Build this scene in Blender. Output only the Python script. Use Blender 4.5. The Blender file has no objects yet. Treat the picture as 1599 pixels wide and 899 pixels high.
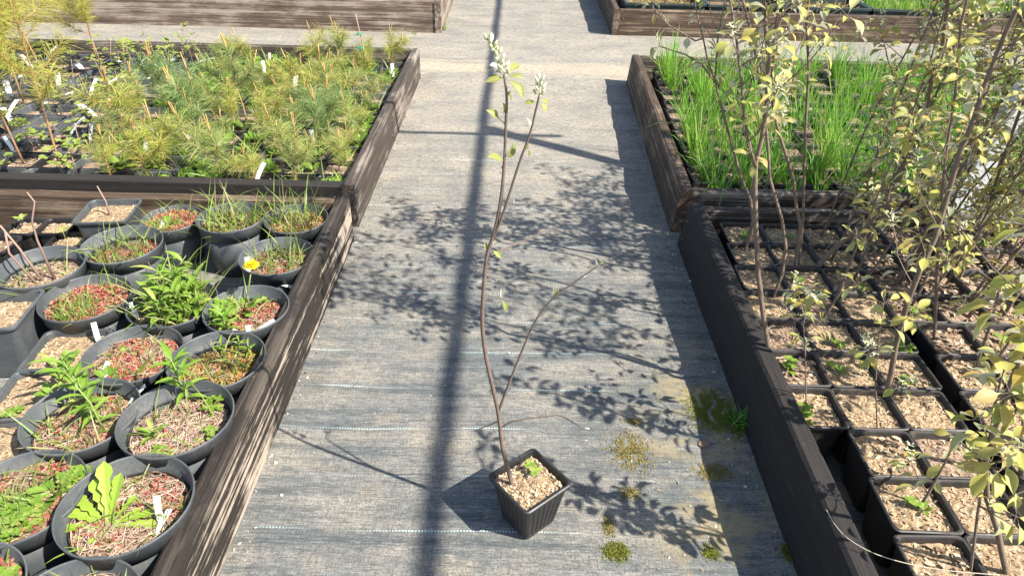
import bpy, math, random
import numpy as np
from mathutils import Vector, Matrix, noise
R = random.Random(7)
rad = math.radians
C = bpy.context.scene.collection
scene = bpy.context.scene

# ------------------------------------------------------------------ camera, world, sun, exposure
FPX, PITCH, YAW, ROLL, CZ = 1080.0, rad(33.90), rad(-0.19), rad(1.533), 1.4
cf = Vector((-math.sin(YAW)*math.cos(PITCH), math.cos(YAW)*math.cos(PITCH), -math.sin(PITCH)))
cr0 = Vector((math.cos(YAW), math.sin(YAW), 0)); cu0 = cr0.cross(cf)
cr = math.cos(ROLL)*cr0 + math.sin(ROLL)*cu0
cu = -math.sin(ROLL)*cr0 + math.cos(ROLL)*cu0
cam = bpy.data.cameras.new('camera'); cam.sensor_width = 36; cam.lens = FPX/1599*36
cam.clip_end = 500; cam.clip_start = 0.02
co = bpy.data.objects.new('camera', cam); C.objects.link(co); scene.camera = co
co.matrix_world = Matrix(((cr.x, cu.x, -cf.x, 0), (cr.y, cu.y, -cf.y, 0), (cr.z, cu.z, -cf.z, CZ), (0, 0, 0, 1)))

SUNV = Vector((0.85, -0.42, 1.0)).normalized()      # towards the sun
w = bpy.data.worlds.new('World'); scene.world = w; w.use_nodes = True
wn = w.node_tree.nodes; wl = w.node_tree.links
sky = wn.new('ShaderNodeTexSky'); sky.sky_type = 'NISHITA'; sky.sun_disc = False
sky.sun_elevation = math.asin(SUNV.z); sky.sun_rotation = math.atan2(SUNV.x, SUNV.y)
wl.new(sky.outputs[0], wn['Background'].inputs[0]); wn['Background'].inputs[1].default_value = 0.095
sl = bpy.data.lights.new('sun', 'SUN'); sl.energy = 4.6; sl.angle = rad(0.53); sl.color = (1, .945, .86)
so = bpy.data.objects.new('sun', sl); C.objects.link(so)
so.rotation_euler = SUNV.to_track_quat('Z', 'Y').to_euler()
scene.view_settings.view_transform = 'Standard'; scene.view_settings.look = 'None'
scene.view_settings.exposure = 1.38; scene.view_settings.gamma = 1

# ------------------------------------------------------------------ pixels to places
def ray(px, py): return cf*FPX + cr*(px-799.5) + cu*(449.5-py)
def U(px, py, z=0.0):
    d = ray(px, py); return Vector((0, 0, CZ)) + d*((z-CZ)/d.z)
def UY(px, py, Y):
    d = ray(px, py); return Vector((0, 0, CZ)) + d*(Y/d.y)
def PR(q):
    v = Vector(q)-Vector((0, 0, CZ)); z = v.dot(cf)
    if z < .05: return (-9999, -9999)
    return (799.5+FPX*v.dot(cr)/z, 449.5-FPX*v.dot(cu)/z)
def inframe(q, m=0):
    x, y = PR(q); return -m < x < 1599+m and -m < y < 899+m

# ------------------------------------------------------------------ materials
MATS = {}
class NT:
    def __init__(s, name):
        s.m = bpy.data.materials.new(name); s.m.use_nodes = True
        s.n = s.m.node_tree.nodes; s.l = s.m.node_tree.links
        s.b = s.n['Principled BSDF']; s.out = s.n['Material Output']; MATS[name] = s.m
    def new(s, t, **k):
        n = s.n.new(t)
        for a, v in k.items():
            if a.startswith('i_'): n.inputs[a[2:].replace('_', ' ')].default_value = v
            else: setattr(n, a, v)
        return n
    def link(s, a, b): s.l.new(a, b)
    def coord(s, scale=(1, 1, 1), kind='Object', rnd=False):
        t = s.new('ShaderNodeTexCoord'); mp = s.new('ShaderNodeMapping'); mp.inputs['Scale'].default_value = scale
        s.link(t.outputs[kind], mp.inputs['Vector'])
        if rnd:
            oi = s.new('ShaderNodeObjectInfo'); vm = s.new('ShaderNodeVectorMath', operation='SCALE')
            vm.inputs[0].default_value = (17.3, 9.1, 5.7); s.link(oi.outputs['Random'], vm.inputs['Scale'])
            s.link(vm.outputs[0], mp.inputs['Location'])
        return mp.outputs[0]
    def noise(s, vec, scale, detail=4, rough=.6):
        n = s.new('ShaderNodeTexNoise'); n.inputs['Scale'].default_value = scale; n.inputs['Detail'].default_value = detail
        n.inputs['Roughness'].default_value = rough; s.link(vec, n.inputs['Vector']); return n.outputs['Fac']
    def vor(s, vec, scale, out='Color'):
        n = s.new('ShaderNodeTexVoronoi'); n.inputs['Scale'].default_value = scale; s.link(vec, n.inputs['Vector']); return n.outputs[out]
    def ramp(s, fac, stops, interp='LINEAR'):
        r = s.new('ShaderNodeValToRGB'); e = r.color_ramp; e.interpolation = interp
        while len(e.elements) < len(stops): e.elements.new(.5)
        for q, (p, c) in zip(e.elements, stops):
            q.position = p; q.color = (*c, 1) if hasattr(c, '__len__') else (c, c, c, 1)
        s.link(fac, r.inputs[0]); return r.outputs[0]
    def mix(s, f, a, b, blend='MIX'):
        m = s.new('ShaderNodeMix', data_type='RGBA', blend_type=blend)
        for v, i in ((f, 0), (a, 6), (b, 7)):
            if hasattr(v, 'is_linked') or hasattr(v, 'links'): s.link(v, m.inputs[i])
            elif i == 0: m.inputs[0].default_value = v
            else: m.inputs[i].default_value = (*v, 1)
        return m.outputs[2]
    def math(s, op, a, b=0.0, c=None):
        m = s.new('ShaderNodeMath', operation=op)
        for i, v in enumerate((a, b, c)):
            if v is None: continue
            if hasattr(v, 'links'): s.link(v, m.inputs[i])
            else: m.inputs[i].default_value = v
        return m.outputs[0]
    def bump(s, h, strength=.5, dist=.01):
        b = s.new('ShaderNodeBump'); b.inputs['Strength'].default_value = strength; b.inputs['Distance'].default_value = dist
        s.link(h, b.inputs['Height']); s.link(b.outputs[0], s.b.inputs['Normal'])
    def col(s, c):
        if hasattr(c, 'links'): s.link(c, s.b.inputs['Base Color'])
        else: s.b.inputs['Base Color'].default_value = (*c, 1)
    def rough(s, r, spec=.3):
        s.b.inputs['Roughness'].default_value = r; s.b.inputs['Specular IOR Level'].default_value = spec
    def island(s): return s.new('ShaderNodeNewGeometry').outputs['Random Per Island']
    def back(s): return s.new('ShaderNodeNewGeometry').outputs['Backfacing']
    def translucent(s, c, f):
        t = s.new('ShaderNodeBsdfTranslucent'); s.link(c, t.inputs[0])
        mx = s.new('ShaderNodeMixShader'); mx.inputs[0].default_value = f
        s.link(s.b.outputs[0], mx.inputs[1]); s.link(t.outputs[0], mx.inputs[2]); s.link(mx.outputs[0], s.out.inputs[0])

def mat_plastic(name, base, dust=(.30, .27, .22), amt=.5, rough=.42):
    t = NT(name); v = t.coord(rnd=True)
    n1 = t.noise(v, 9, 5, .65); n2 = t.noise(v, 120, 3, .7)
    sc_ = t.noise(t.coord((1, 1, 14), rnd=True), 14, 5, .75)
    f = t.math('MULTIPLY', t.ramp(n1, [(.42, 0.15), (.72, 1.)]), t.ramp(n2, [(.35, .2), (.7, 1.)]))
    f = t.math('ADD', f, t.ramp(sc_, [(.60, 0.), (.74, .9)]))
    oi = t.new('ShaderNodeObjectInfo').outputs['Random']
    b = t.mix(oi, tuple(x*.75 for x in base), tuple(x*1.25 for x in base))
    t.col(t.mix(t.math('MULTIPLY', f, amt), b, dust)); t.rough(rough, .45)
    t.link(t.ramp(n1, [(.3, rough-.08), (.75, rough+.3)]), t.b.inputs['Roughness'])
    t.bump(n2, .12, .002)
mat_plastic('pot_grey', (.052, .060, .066), amt=.3)
mat_plastic('pot_black', (.010, .010, .011), amt=.13, rough=.38)
mat_plastic('pot_dull', (.016, .015, .015), (.22, .17, .12), .3, .5)
mat_plastic('tray_green', (.02, .035, .03), amt=.2)

def mat_soil(name, cols, scale=230, big=(.8, 1.15)):
    t = NT(name); v = t.coord(rnd=True)
    n = t.noise(v, 40, 4, .7)
    d = t.new('ShaderNodeVectorMath', operation='MULTIPLY_ADD'); 
    nn = t.new('ShaderNodeTexNoise'); nn.inputs['Scale'].default_value = 300; t.link(v, nn.inputs['Vector'])
    t.link(nn.outputs['Color'], d.inputs[0]); d.inputs[1].default_value = (.006, .006, .006); t.link(v, d.inputs[2])
    vc = t.new('ShaderNodeTexVoronoi'); vc.inputs['Scale'].default_value = scale; t.link(d.outputs[0], vc.inputs['Vector'])
    sep = t.new('ShaderNodeSeparateColor'); t.link(vc.outputs['Color'], sep.inputs[0])
    c = t.ramp(sep.outputs[0], [(i/(len(cols)-1), q) for i, q in enumerate(cols)])
    c = t.mix(1.0, c, t.ramp(n, [(.25, big[0]*.75), (.75, big[1])]), 'MULTIPLY')
    t.col(c); t.rough(.95, .1)
    h = t.math('ADD', t.math('MULTIPLY', sep.outputs[1], .7), t.math('MULTIPLY', n, .8)); t.bump(h, .9, .006)
mat_soil('soil_tan', [(.11, .07, .04), (.36, .25, .14), (.46, .34, .21), (.27, .18, .10), (.54, .45, .32)])
mat_soil('soil_brown', [(.06, .035, .022), (.22, .13, .08), (.34, .24, .15), (.15, .09, .06), (.42, .33, .23)])
mat_soil('soil_litter', [(.08, .05, .035), (.33, .24, .16), (.24, .15, .10), (.48, .38, .28), (.16, .10, .07)], 160)

def mat_chip(name, cols):
    t = NT(name); t.col(t.ramp(t.island(), [(i/(len(cols)-1), q) for i, q in enumerate(cols)])); t.rough(.9, .15)
mat_chip('chips', [(.42, .30, .17), (.54, .43, .28), (.16, .10, .06), (.38, .26, .15), (.62, .53, .40), (.24, .16, .09), (.48, .36, .22)])
mat_chip('litter', [(.26, .17, .11), (.42, .31, .21), (.18, .11, .07), (.35, .26, .18), (.50, .41, .30)])
mat_chip('debris', [(.10, .08, .06), (.35, .28, .20), (.06, .05, .04), (.55, .48, .38), (.20, .14, .10)])
mat_chip('dry_stem', [(.34, .24, .18), (.46, .36, .27), (.28, .17, .13), (.40, .29, .22), (.50, .42, .33)])
mat_chip('sedum_red', [(.25, .042, .035), (.32, .09, .065), (.15, .035, .03), (.38, .19, .13), (.27, .06, .05), (.24, .12, .08), (.30, .22, .10)])
mat_chip('sedum_rust', [(.33, .13, .05), (.38, .20, .07), (.24, .20, .05), (.30, .09, .06), (.22, .22, .06)])

def mat_leaf(name, tops, under=None, tr=.3, rough=.5, objrand=False, spots=None, hue=None):
    t = NT(name)
    r = t.new('ShaderNodeObjectInfo').outputs['Random'] if objrand else t.island()
    c = t.ramp(r, [(i/(len(tops)-1), q) for i, q in enumerate(tops)])
    if spots:
        n = t.noise(t.coord((1, 1, 1), 'Object', True), 45, 3, .6)
        c = t.mix(t.ramp(n, [(.50, 0.), (.68, .85)]), c, spots)
    if spots:   # pale midrib and side veins, in the leaf's own coordinates
        sp = t.new('ShaderNodeSeparateXYZ'); t.link(t.coord(), sp.inputs[0]); ay = t.math('ABSOLUTE', sp.outputs[1])
        vn = t.math('FRACT', t.math('MULTIPLY', t.math('SUBTRACT', sp.outputs[0], t.math('MULTIPLY', ay, .9)), 8.))
        vn = t.math('MAXIMUM', t.math('MULTIPLY', t.math('LESS_THAN', vn, .16), .22), t.math('MULTIPLY', t.math('LESS_THAN', ay, .014), .5))
        c = t.mix(vn, c, (.52, .52, .28))
    if under: c = t.mix(t.back(), c, under)
    if hue:
        o_ = t.new('ShaderNodeObjectInfo').outputs['Random']; c = t.mix(1.0, c, t.ramp(o_, [(0., hue[0]), (.5, (1, 1, 1)), (1., hue[1])]), 'MULTIPLY')
    t.col(c); t.rough(rough, .35)
    if tr: t.translucent(c, tr)
mat_leaf('juneberry_leaf', [(.38, .42, .09), (.50, .47, .10), (.42, .44, .14), (.54, .41, .09), (.30, .36, .08), (.50, .51, .24), (.46, .30, .09)], (.50, .51, .36), .38, .5, True, (.34, .22, .04))
mat_leaf('juneberry_mass', [(.38, .42, .09), (.50, .47, .10), (.42, .44, .14), (.54, .41, .09), (.30, .36, .08)], (.50, .51, .36), .42)
mat_leaf('needles', [(.25, .34, .06), (.34, .41, .09), (.41, .43, .13), (.22, .31, .07), (.50, .47, .20), (.42, .33, .13)], None, .35, .45, hue=((.62, .82, .95), (1.15, 1.05, .75)))
mat_leaf('needles_tall', [(.40, .39, .07), (.48, .44, .09), (.33, .35, .06), (.54, .46, .14)], None, .35, .45)
mat_leaf('chive', [(.11, .30, .02), (.17, .39, .03), (.14, .33, .03), (.25, .44, .06), (.36, .46, .10), (.55, .50, .24)], None, .4, .4, hue=((.62, .82, .9), (1.0, 1.0, 1.0)))
mat_leaf('grass', [(.16, .26, .04), (.24, .32, .07), (.13, .22, .03), (.34, .33, .13), (.42, .38, .2)], None, .3, .45)
mat_leaf('moss', [(.13, .18, .02), (.22, .24, .03), (.10, .13, .02), (.27, .22, .05)], None, .15, .8)
mat_leaf('moss_dry', [(.30, .24, .07), (.20, .16, .05), (.36, .30, .13), (.16, .15, .03)], None, .1, .85)
mat_leaf('weed', [(.13, .24, .025), (.20, .32, .04), (.16, .28, .03), (.27, .36, .07), (.34, .36, .10)], (.24, .32, .10), .35)
mat_leaf('lettuce', [(.24, .36, .035), (.29, .41, .05), (.22, .33, .03)], (.30, .38, .12), .3)
mat_leaf('seedling', [(.20, .30, .05), (.28, .34, .07), (.30, .33, .10), (.24, .30, .05)], (.30, .34, .14), .3)
mat_leaf('bud', [(.62, .60, .36), (.72, .70, .50), (.55, .56, .28), (.78, .76, .62)], None, .2, .6)
mat_leaf('flower_yellow', [(.88, .66, .01), (.9, .72, .02), (.85, .58, .01)], None, .25, .6)
mat_leaf('candle', [(.42, .25, .09), (.48, .33, .12), (.36, .30, .09), (.42, .20, .08)], None, 0, .7)

def mat_plain(name, c, rough=.6, var=.25, scale=60, spec=.3):
    t = NT(name); n = t.noise(t.coord(rnd=True), scale, 4, .65)
    t.col(t.mix(n, tuple(x*(1-var) for x in c), tuple(min(1, x*(1+var)) for x in c))); t.rough(rough, spec); t.bump(n, .25, .002)
mat_plain('label_white', (.80, .80, .77), .5, .06)
mat_plain('bark', (.17, .125, .092), .8, .6, 70)
mat_plain('bark_red', (.155, .112, .088), .7, .6, 60)
mat_plain('pine_stem', (.36, .20, .10), .85, .4, 120)
mat_plain('twig', (.30, .20, .16), .8, .35, 120)
mat_plain('green_stem', (.20, .26, .08), .6, .3)
mat_plain('steel', (.55, .57, .58), .35, .12, 12, .5)
mat_plain('tie_green', (.02, .30, .18), .5, .1)
mat_plain('screw', (.16, .13, .11), .5, .3, 40, .6)
mat_plain('stalk', (.44, .38, .29), .8, .25, 80)
mat_plain('stone', (.62, .60, .56), .8, .2, 80)

def mat_wood(name, dark, mid, bare, wear, lo=.55, topclean=False):
    """stained board: grain runs along local X; worn streaks show bare wood"""
    t = NT(name)
    g = t.noise(t.coord((1.3, 30, 30), rnd=True), 3, 6, .65)
    g2 = t.noise(t.coord((2.5, 90, 90), rnd=True), 3, 4, .7)
    big = t.noise(t.coord((2.2, 5, 5), rnd=True), 1.6, 5, .65)
    crack = t.noise(t.coord((1.1, 55, 55), rnd=True), 2.0, 3, .5)
    st = t.noise(t.coord((.55, 24, 24), rnd=True), 2.2, 5, .62)
    c = t.mix(t.ramp(g, [(.3, 0.), (.7, 1.)]), dark, mid)
    m = t.math('ADD', t.math('MULTIPLY', st, .5), t.math('ADD', t.math('MULTIPLY', big, .42), t.math('MULTIPLY', g2, .14)))
    f = t.ramp(m, [(lo, 0.), (lo+(.05 if topclean else .11), wear)])
    if topclean:
        sp = t.new('ShaderNodeSeparateXYZ'); t.link(t.coord(), sp.inputs[0]); f = t.math('MULTIPLY', f, t.ramp(sp.outputs[2], [(.16, 1.), (.199, .12)]))
    c = t.mix(f, c, t.mix(g2, tuple(x*.72 for x in bare), bare))
    c = t.mix(t.ramp(t.noise(t.coord((1, 1, 1), rnd=True), 45, 3, .7), [(.66, 0.), (.8, .25)]), c, (.36, .31, .25))
    c = t.mix(t.ramp(crack, [(.28, .7), (.33, 0.)]), c, (.012, .010, .008))
    t.col(c); t.rough(.8, .25); t.bump(t.math('ADD', g2, t.math('MULTIPLY', g, 1.2)), .55, .004)
mat_wood('wood_streaked', (.015, .012, .010), (.034, .026, .021), (.46, .38, .295), .9, .535, True)
mat_wood('wood_black', (.018, .016, .015), (.034, .029, .026), (.15, .12, .09), .55, .62)
mat_wood('wood_grey', (.026, .021, .018), (.085, .067, .053), (.38, .32, .26), .8, .54)
mat_wood('wood_brown', (.028, .019, .014), (.105, .070, .046), (.36, .27, .19), .75, .535)
mat_wood('wood_pale', (.05, .036, .027), (.16, .115, .085), (.44, .37, .30), .8, .50)

def mat_fabric():
    t = NT('ground_fabric')
    tc = t.new('ShaderNodeTexCoord'); P_ = tc.outputs['Object']
    sep = t.new('ShaderNodeSeparateXYZ'); t.link(P_, sep.inputs[0]); X, Y = sep.outputs[0], sep.outputs[1]
    band = t.noise(t.coord((.55, 9, 1)), 2.6, 6, .62)       # ripples across the path hold the dust
    band2 = t.noise(t.coord((1.2, 30, 1)), 2.4, 5, .65)
    blot = t.noise(t.coord((1, 1.6, 1)), 3.2, 6, .62)
    fine = t.noise(t.coord((1, 1, 1)), 260, 4, .8)
    thread = t.noise(t.coord((160, 900, 1)), 1, 2, .6)
    thread2 = t.noise(t.coord((900, 160, 1)), 1, 2, .6)
    base = t.mix(t.ramp(band2, [(.3, 0.), (.7, 1.)]), (.085, .095, .094), (.25, .258, .246))
    base = t.mix(t.ramp(band, [(.36, .8), (.54, 0.)]), base, (.085, .097, .10))
    # dust: more of it far down the path and on the sandy crossing
    far = t.ramp(t.math('MULTIPLY', Y, .1), [(.05, .06), (.2, .12), (.27, .42), (.36, .76), (.48, .86), (.60, .70), (.75, .55)])
    d = t.math('ADD', t.math('MULTIPLY', band, .42), t.math('ADD', t.math('MULTIPLY', blot, .5), t.math('MULTIPLY', fine, .16)))
    d = t.math('ADD', d, t.math('MULTIPLY', far, .36))
    dust = t.ramp(d, [(.51, 0.), (.63, .5), (.84, .95)])
    dcol = t.mix(t.ramp(blot, [(.35, 0.), (.7, 1.)]), (.39, .35, .285), (.54, .46, .345))
    c = t.mix(dust, base, dcol)
    pat = t.noise(t.coord((.8, 1.3, 1)), 5.5, 6, .7)
    c = t.mix(t.ramp(pat, [(.55, 0.), (.72, .75)]), c, (.44, .36, .25))
    # sand drift on the crossing
    ys = t.math('ABSOLUTE', t.math('SUBTRACT', Y, 4.78))
    sd = t.math('SUBTRACT', t.math('ADD', t.math('MULTIPLY', band, .7), .32), t.math('MULTIPLY', ys, 1.5))
    c = t.mix(t.ramp(sd, [(.36, 0.), (.55, .85)]), c, (.66, .54, .37))
    thr = t.noise(t.coord((22, 300, 1)), 1, 3, .7)
    thr2 = t.noise(t.coord((260, 30, 1)), 1, 2, .7)
    c = t.mix(t.ramp(thr, [(.36, .7), (.50, 0.)]), c, (.04, .048, .05))
    c = t.mix(t.ramp(thr, [(.56, 0.), (.70, .55)]), c, (.48, .47, .43))
    c = t.mix(t.ramp(thr2, [(.36, .4), (.50, 0.)]), c, (.05, .055, .055))
    c = t.mix(t.ramp(fine, [(.36, .75), (.54, 0.)]), c, (.045, .05, .05))
    grit = t.noise(t.coord((1, 1.5, 1)), 38, 5, .75)
    c = t.mix(t.ramp(grit, [(.36, .45), (.5, 0.)]), c, (.09, .095, .095))
    c = t.mix(t.ramp(grit, [(.58, 0.), (.75, .5)]), c, (.50, .46, .39))
    wx = t.math('SINE', t.math('MULTIPLY', X, 1750.)); wy = t.math('SINE', t.math('MULTIPLY', Y, 1500.))
    wv = t.math('ADD', t.math('MULTIPLY', t.math('MULTIPLY', wx, wy), .5), .5)
    c = t.mix(t.math('MULTIPLY', wv, .42), c, (.06, .065, .065))
    # woven marker stripes every 16.7 cm
    wob = t.math('MULTIPLY', t.noise(t.coord((1, .02, 1)), 1.6, 2, .5), .03)
    fr = t.math('FRACT', t.math('DIVIDE', t.math('ADD', t.math('ADD', Y, wob), .030), .167))
    line = t.math('LESS_THAN', t.math('ABSOLUTE', t.math('SUBTRACT', fr, .5)), .013)
    dash = t.math('GREATER_THAN', t.math('FRACT', t.math('MULTIPLY', X, 130)), .4)
    vis = t.ramp(t.noise(t.coord((2.2, 6.0, 1)), 1.5, 4, .6), [(.46, .0), (.68, .8)])
    c = t.mix(t.math('MULTIPLY', t.math('MULTIPLY', line, dash), vis), c, (.50, .68, .66))
    # damp mossy stains
    ms = t.noise(t.coord((1, 1, 1)), 7, 5, .65)
    mx = t.ramp(X, [(.30, 0.), (.52, 1.)])
    my = t.ramp(t.math('MULTIPLY', Y, .1), [(.09, 1.), (.155, 1.), (.185, 0.)])
    c = t.mix(t.math('MULTIPLY', t.math('MULTIPLY', mx, my), t.ramp(ms, [(.47, 0.), (.60, .8)])), c, t.mix(fine, (.12, .10, .04), (.46, .36, .20)))
    # silt caught along the board feet
    ed = t.math('ABSOLUTE', t.math('SUBTRACT', X, .018))
    es = t.math('ADD', t.math('MULTIPLY', t.math('SUBTRACT', ed, .50), 4.5), t.math('MULTIPLY', t.noise(t.coord((1, 1, 1)), 16, 5, .7), 1.1))
    inp = t.math('LESS_THAN', ed, .75)
    c = t.mix(t.math('MULTIPLY', inp, t.ramp(es, [(1.0, 0.), (1.3, .7)])), c, t.mix(fine, (.07, .055, .04), (.26, .21, .15)))
    t.col(c); t.rough(.85, .25)
    h = t.math('ADD', t.math('MULTIPLY', fine, .5), t.math('ADD', t.math('MULTIPLY', thread, .5), t.math('MULTIPLY', thread2, .4)))
    t.bump(h, .55, .003)
mat_fabric()

# ------------------------------------------------------------------ mesh helpers
class MB:
    def __init__(s): s.v = []; s.f = []; s.smooth = False
    def tube(s, pts, rs, n=6, cap=True):
        pts = [Vector(p) for p in pts]; b0 = len(s.v); k = len(pts)
        if not hasattr(rs, '__len__'): rs = [rs]*k
        ref = None
        for i, p in enumerate(pts):
            t = (pts[min(i+1, k-1)]-pts[max(i-1, 0)])
            t = t.normalized() if t.length > 1e-9 else Vector((0, 0, 1))
            if ref is None:
                ref = t.orthogonal().normalized()
            ref = (ref-t*ref.dot(t)); ref = ref.normalized() if ref.length > 1e-6 else t.orthogonal().normalized()
            bi = t.cross(ref)
            for j in range(n):
                a = 2*math.pi*j/n; s.v.append(p+(ref*math.cos(a)+bi*math.sin(a))*rs[i])
        for i in range(k-1):
            for j in range(n):
                a = b0+i*n+j; b = b0+i*n+(j+1) % n; s.f.append((a, b, b+n, a+n))
        if cap: s.f.append(tuple(b0+(k-1)*n+j for j in range(n))); s.f.append(tuple(b0+n-1-j for j in range(n)))
    def blade(s, p, d, L, w, bend=.3, segs=3, side=None, tip=0.0):
        """a narrow leaf that tapers to its tip and bends over"""
        p = Vector(p); d = Vector(d).normalized()
        if side is None:
            side = d.cross(Vector((R.uniform(-1, 1), R.uniform(-1, 1), R.uniform(-.3, .3))))
            side = side.normalized() if side.length > 1e-4 else Vector((1, 0, 0))
        hz = Vector((d.x, d.y, 0)); hz = hz.normalized() if hz.length > .02 else Vector((R.uniform(-1, 1), R.uniform(-1, 1), 0)).normalized()
        b0 = len(s.v); q = p.copy(); dd = d.copy()
        for i in range(segs):
            u = i/segs; ww = w*(1-u**2.2)*.5+w*.06
            s.v += [q-side*ww, q+side*ww]
            q = q+dd*(L/segs); dd = (dd+(hz*.6-Vector((0, 0, 1)))*(bend/segs)).normalized()
        s.v.append(q)
        for i in range(segs-1):
            a = b0+2*i; s.f.append((a, a+1, a+3, a+2))
        a = b0+2*(segs-1); s.f.append((a, a+1, a+2))
    def leaf(s, p, d, up, L, W, fold=.35, curl=.25, prof=(0.12, .75, 1.0, .72, .0), lobes=None):
        """a folded, curled leaf with a midrib; upper side faces up"""
        p = Vector(p); d = Vector(d).normalized(); up = Vector(up); up = up-d*up.dot(d)
        up = up.normalized() if up.length > 1e-4 else d.orthogonal().normalized()
        sd = d.cross(up); b0 = len(s.v); k = len(prof); q = p.copy(); dd = d.copy(); uu = up.copy()
        for i, a in enumerate(prof):
            ww = W*.5*a
            if lobes and i % 2: ww *= lobes
            s.v += [q+sd*ww*math.cos(fold)+uu*ww*math.sin(fold), q.copy(), q-sd*ww*math.cos(fold)+uu*ww*math.sin(fold)]
            q = q+dd*(L/(k-1)); dd = (dd-uu*(curl/(k-1))).normalized(); uu = sd.cross(dd)
            if uu.dot(up) < -.99: uu = -uu
        for i in range(k-1):
            a = b0+3*i
            s.f += [(a, a+3, a+4, a+1), (a+1, a+4, a+5, a+2)]
    def blob(s, p, r, sq=1.0):
        p = Vector(p); b = len(s.v)
        for d in ((1, 0, 0), (0, 1, 0), (-1, 0, 0), (0, -1, 0), (0, 0, 1), (0, 0, -1)):
            s.v.append(p+Vector((d[0]*r*R.uniform(.7, 1.2), d[1]*r*R.uniform(.7, 1.2), d[2]*r*sq)))
        for i in range(4):
            s.f += [(b+i, b+(i+1) % 4, b+4), (b+(i+1) % 4, b+i, b+5)]
    def flake(s, p, r, asp=.5, tilt=.6):
        p = Vector(p); a = R.uniform(0, 6.28); n = Vector((R.gauss(0, tilt), R.gauss(0, tilt), 1)).normalized()
        x = n.cross(Vector((math.cos(a), math.sin(a), 0))).normalized(); y = n.cross(x); b = len(s.v)
        s.v += [p-x*r-y*r*asp*R.uniform(.5, 1), p+x*r*R.uniform(.6, 1)-y*r*asp, p+x*r+y*r*asp*R.uniform(.5, 1), p-x*r*R.uniform(.6, 1)+y*r*asp]
        s.f.append((b, b+1, b+2, b+3))
    def box(s, lo, hi):
        b = len(s.v); (x0, y0, z0), (x1, y1, z1) = lo, hi
        s.v += [Vector(q) for q in ((x0,y0,z0),(x1,y0,z0),(x1,y1,z0),(x0,y1,z0),(x0,y0,z1),(x1,y0,z1),(x1,y1,z1),(x0,y1,z1))]
        s.f += [tuple(b+i for i in q) for q in ((3,2,1,0),(4,5,6,7),(0,1,5,4),(1,2,6,5),(2,3,7,6),(3,0,4,7))]
    def rings(s, rings, close=True, cap0=False, cap1=False):
        b0 = len(s.v); n = len(rings[0])
        for r in rings: s.v += [Vector(q) for q in r]
        for i in range(len(rings)-1):
            for j in range(n):
                a = b0+i*n+j; b = b0+i*n+(j+1) % n; s.f.append((a, b, b+n, a+n))
        if cap0: s.f.append(tuple(b0+n-1-j for j in range(n)))
        if cap1: s.f.append(tuple(b0+(len(rings)-1)*n+j for j in range(n)))
    def mesh(s, name, mat, smooth=False):
        me = bpy.data.meshes.new(name); me.from_pydata([tuple(q) for q in s.v], [], s.f)
        me.materials.append(MATS[mat])
        if smooth: me.polygons.foreach_set('use_smooth', [True]*len(me.polygons))
        me.update(); return me

def obj(name, me, parent=None, loc=(0, 0, 0), rot=(0, 0, 0), scale=None, stuff=False, label=None):
    o = bpy.data.objects.new(name, me); C.objects.link(o); o.parent = parent
    o.location = loc; o.rotation_euler = rot
    if scale: o.scale = scale if hasattr(scale, '__len__') else (scale,)*3
    if stuff: o['kind'] = 'stuff'
    if label: o['label'] = label
    return o
def thing(name, label, cat, loc=(0, 0, 0), rz=0, group=None):
    o = bpy.data.objects.new(name, None); C.objects.link(o); o.empty_display_size = .05
    o.location = loc; o.rotation_euler = (0, 0, rz); o['label'] = label; o['category'] = cat
    if group: o['group'] = group
    return o

# ------------------------------------------------------------------ ground sheet
def ground_z(x, y):
    m = max(0, min(1, (x+.62)/.1))*max(0, min(1, (.70-x)/.1)); 
    if y > 4.6: m = 1 if abs(x) < 4 else 0
    if m <= 0 or y < .2 or y > 9: return 0
    a = noise.noise((x*.7, y*4.5, 3.1))*.013+noise.noise((x*2, y*9, 7.7))*.006+noise.noise((x*1.5, y*13, 8.2))*.0035+noise.noise((x*2.2, y*2.2, 1))*.005
    if y < 4.72+.03*noise.noise((x*1.3, 0, 5)): a += .010*max(0, 1-(4.75-y)/.5) if y > 4.25 else 0
    return a*m
xs = [-60, -25, -12, -8, -6, -5, -4.5]+[-4.2+.35*i for i in range(10)]+[-.76+.02*i for i in range(80)]+[.88+.35*i for i in range(10)]+[5, 6, 8, 12, 25, 60]
ys = [-60, -20, -6, -3, -1.5, -.6, 0, .3]+[.5+.02*i for i in range(340)]+[7.5, 8.2, 9.5, 12, 16, 25, 60]
g = MB()
for y in ys:
    for x in xs: g.v.append(Vector((x, y, ground_z(x, y))))
n = len(xs)
for j in range(len(ys)-1):
    for i in range(n-1): a = j*n+i; g.f.append((a, a+1, a+n+1, a+n))
go = obj('ground', g.mesh('ground', 'ground_fabric', True)); go['kind'] = 'structure'
go['label'] = 'grey woven ground fabric, dusty and rippled, under the path'

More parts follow.
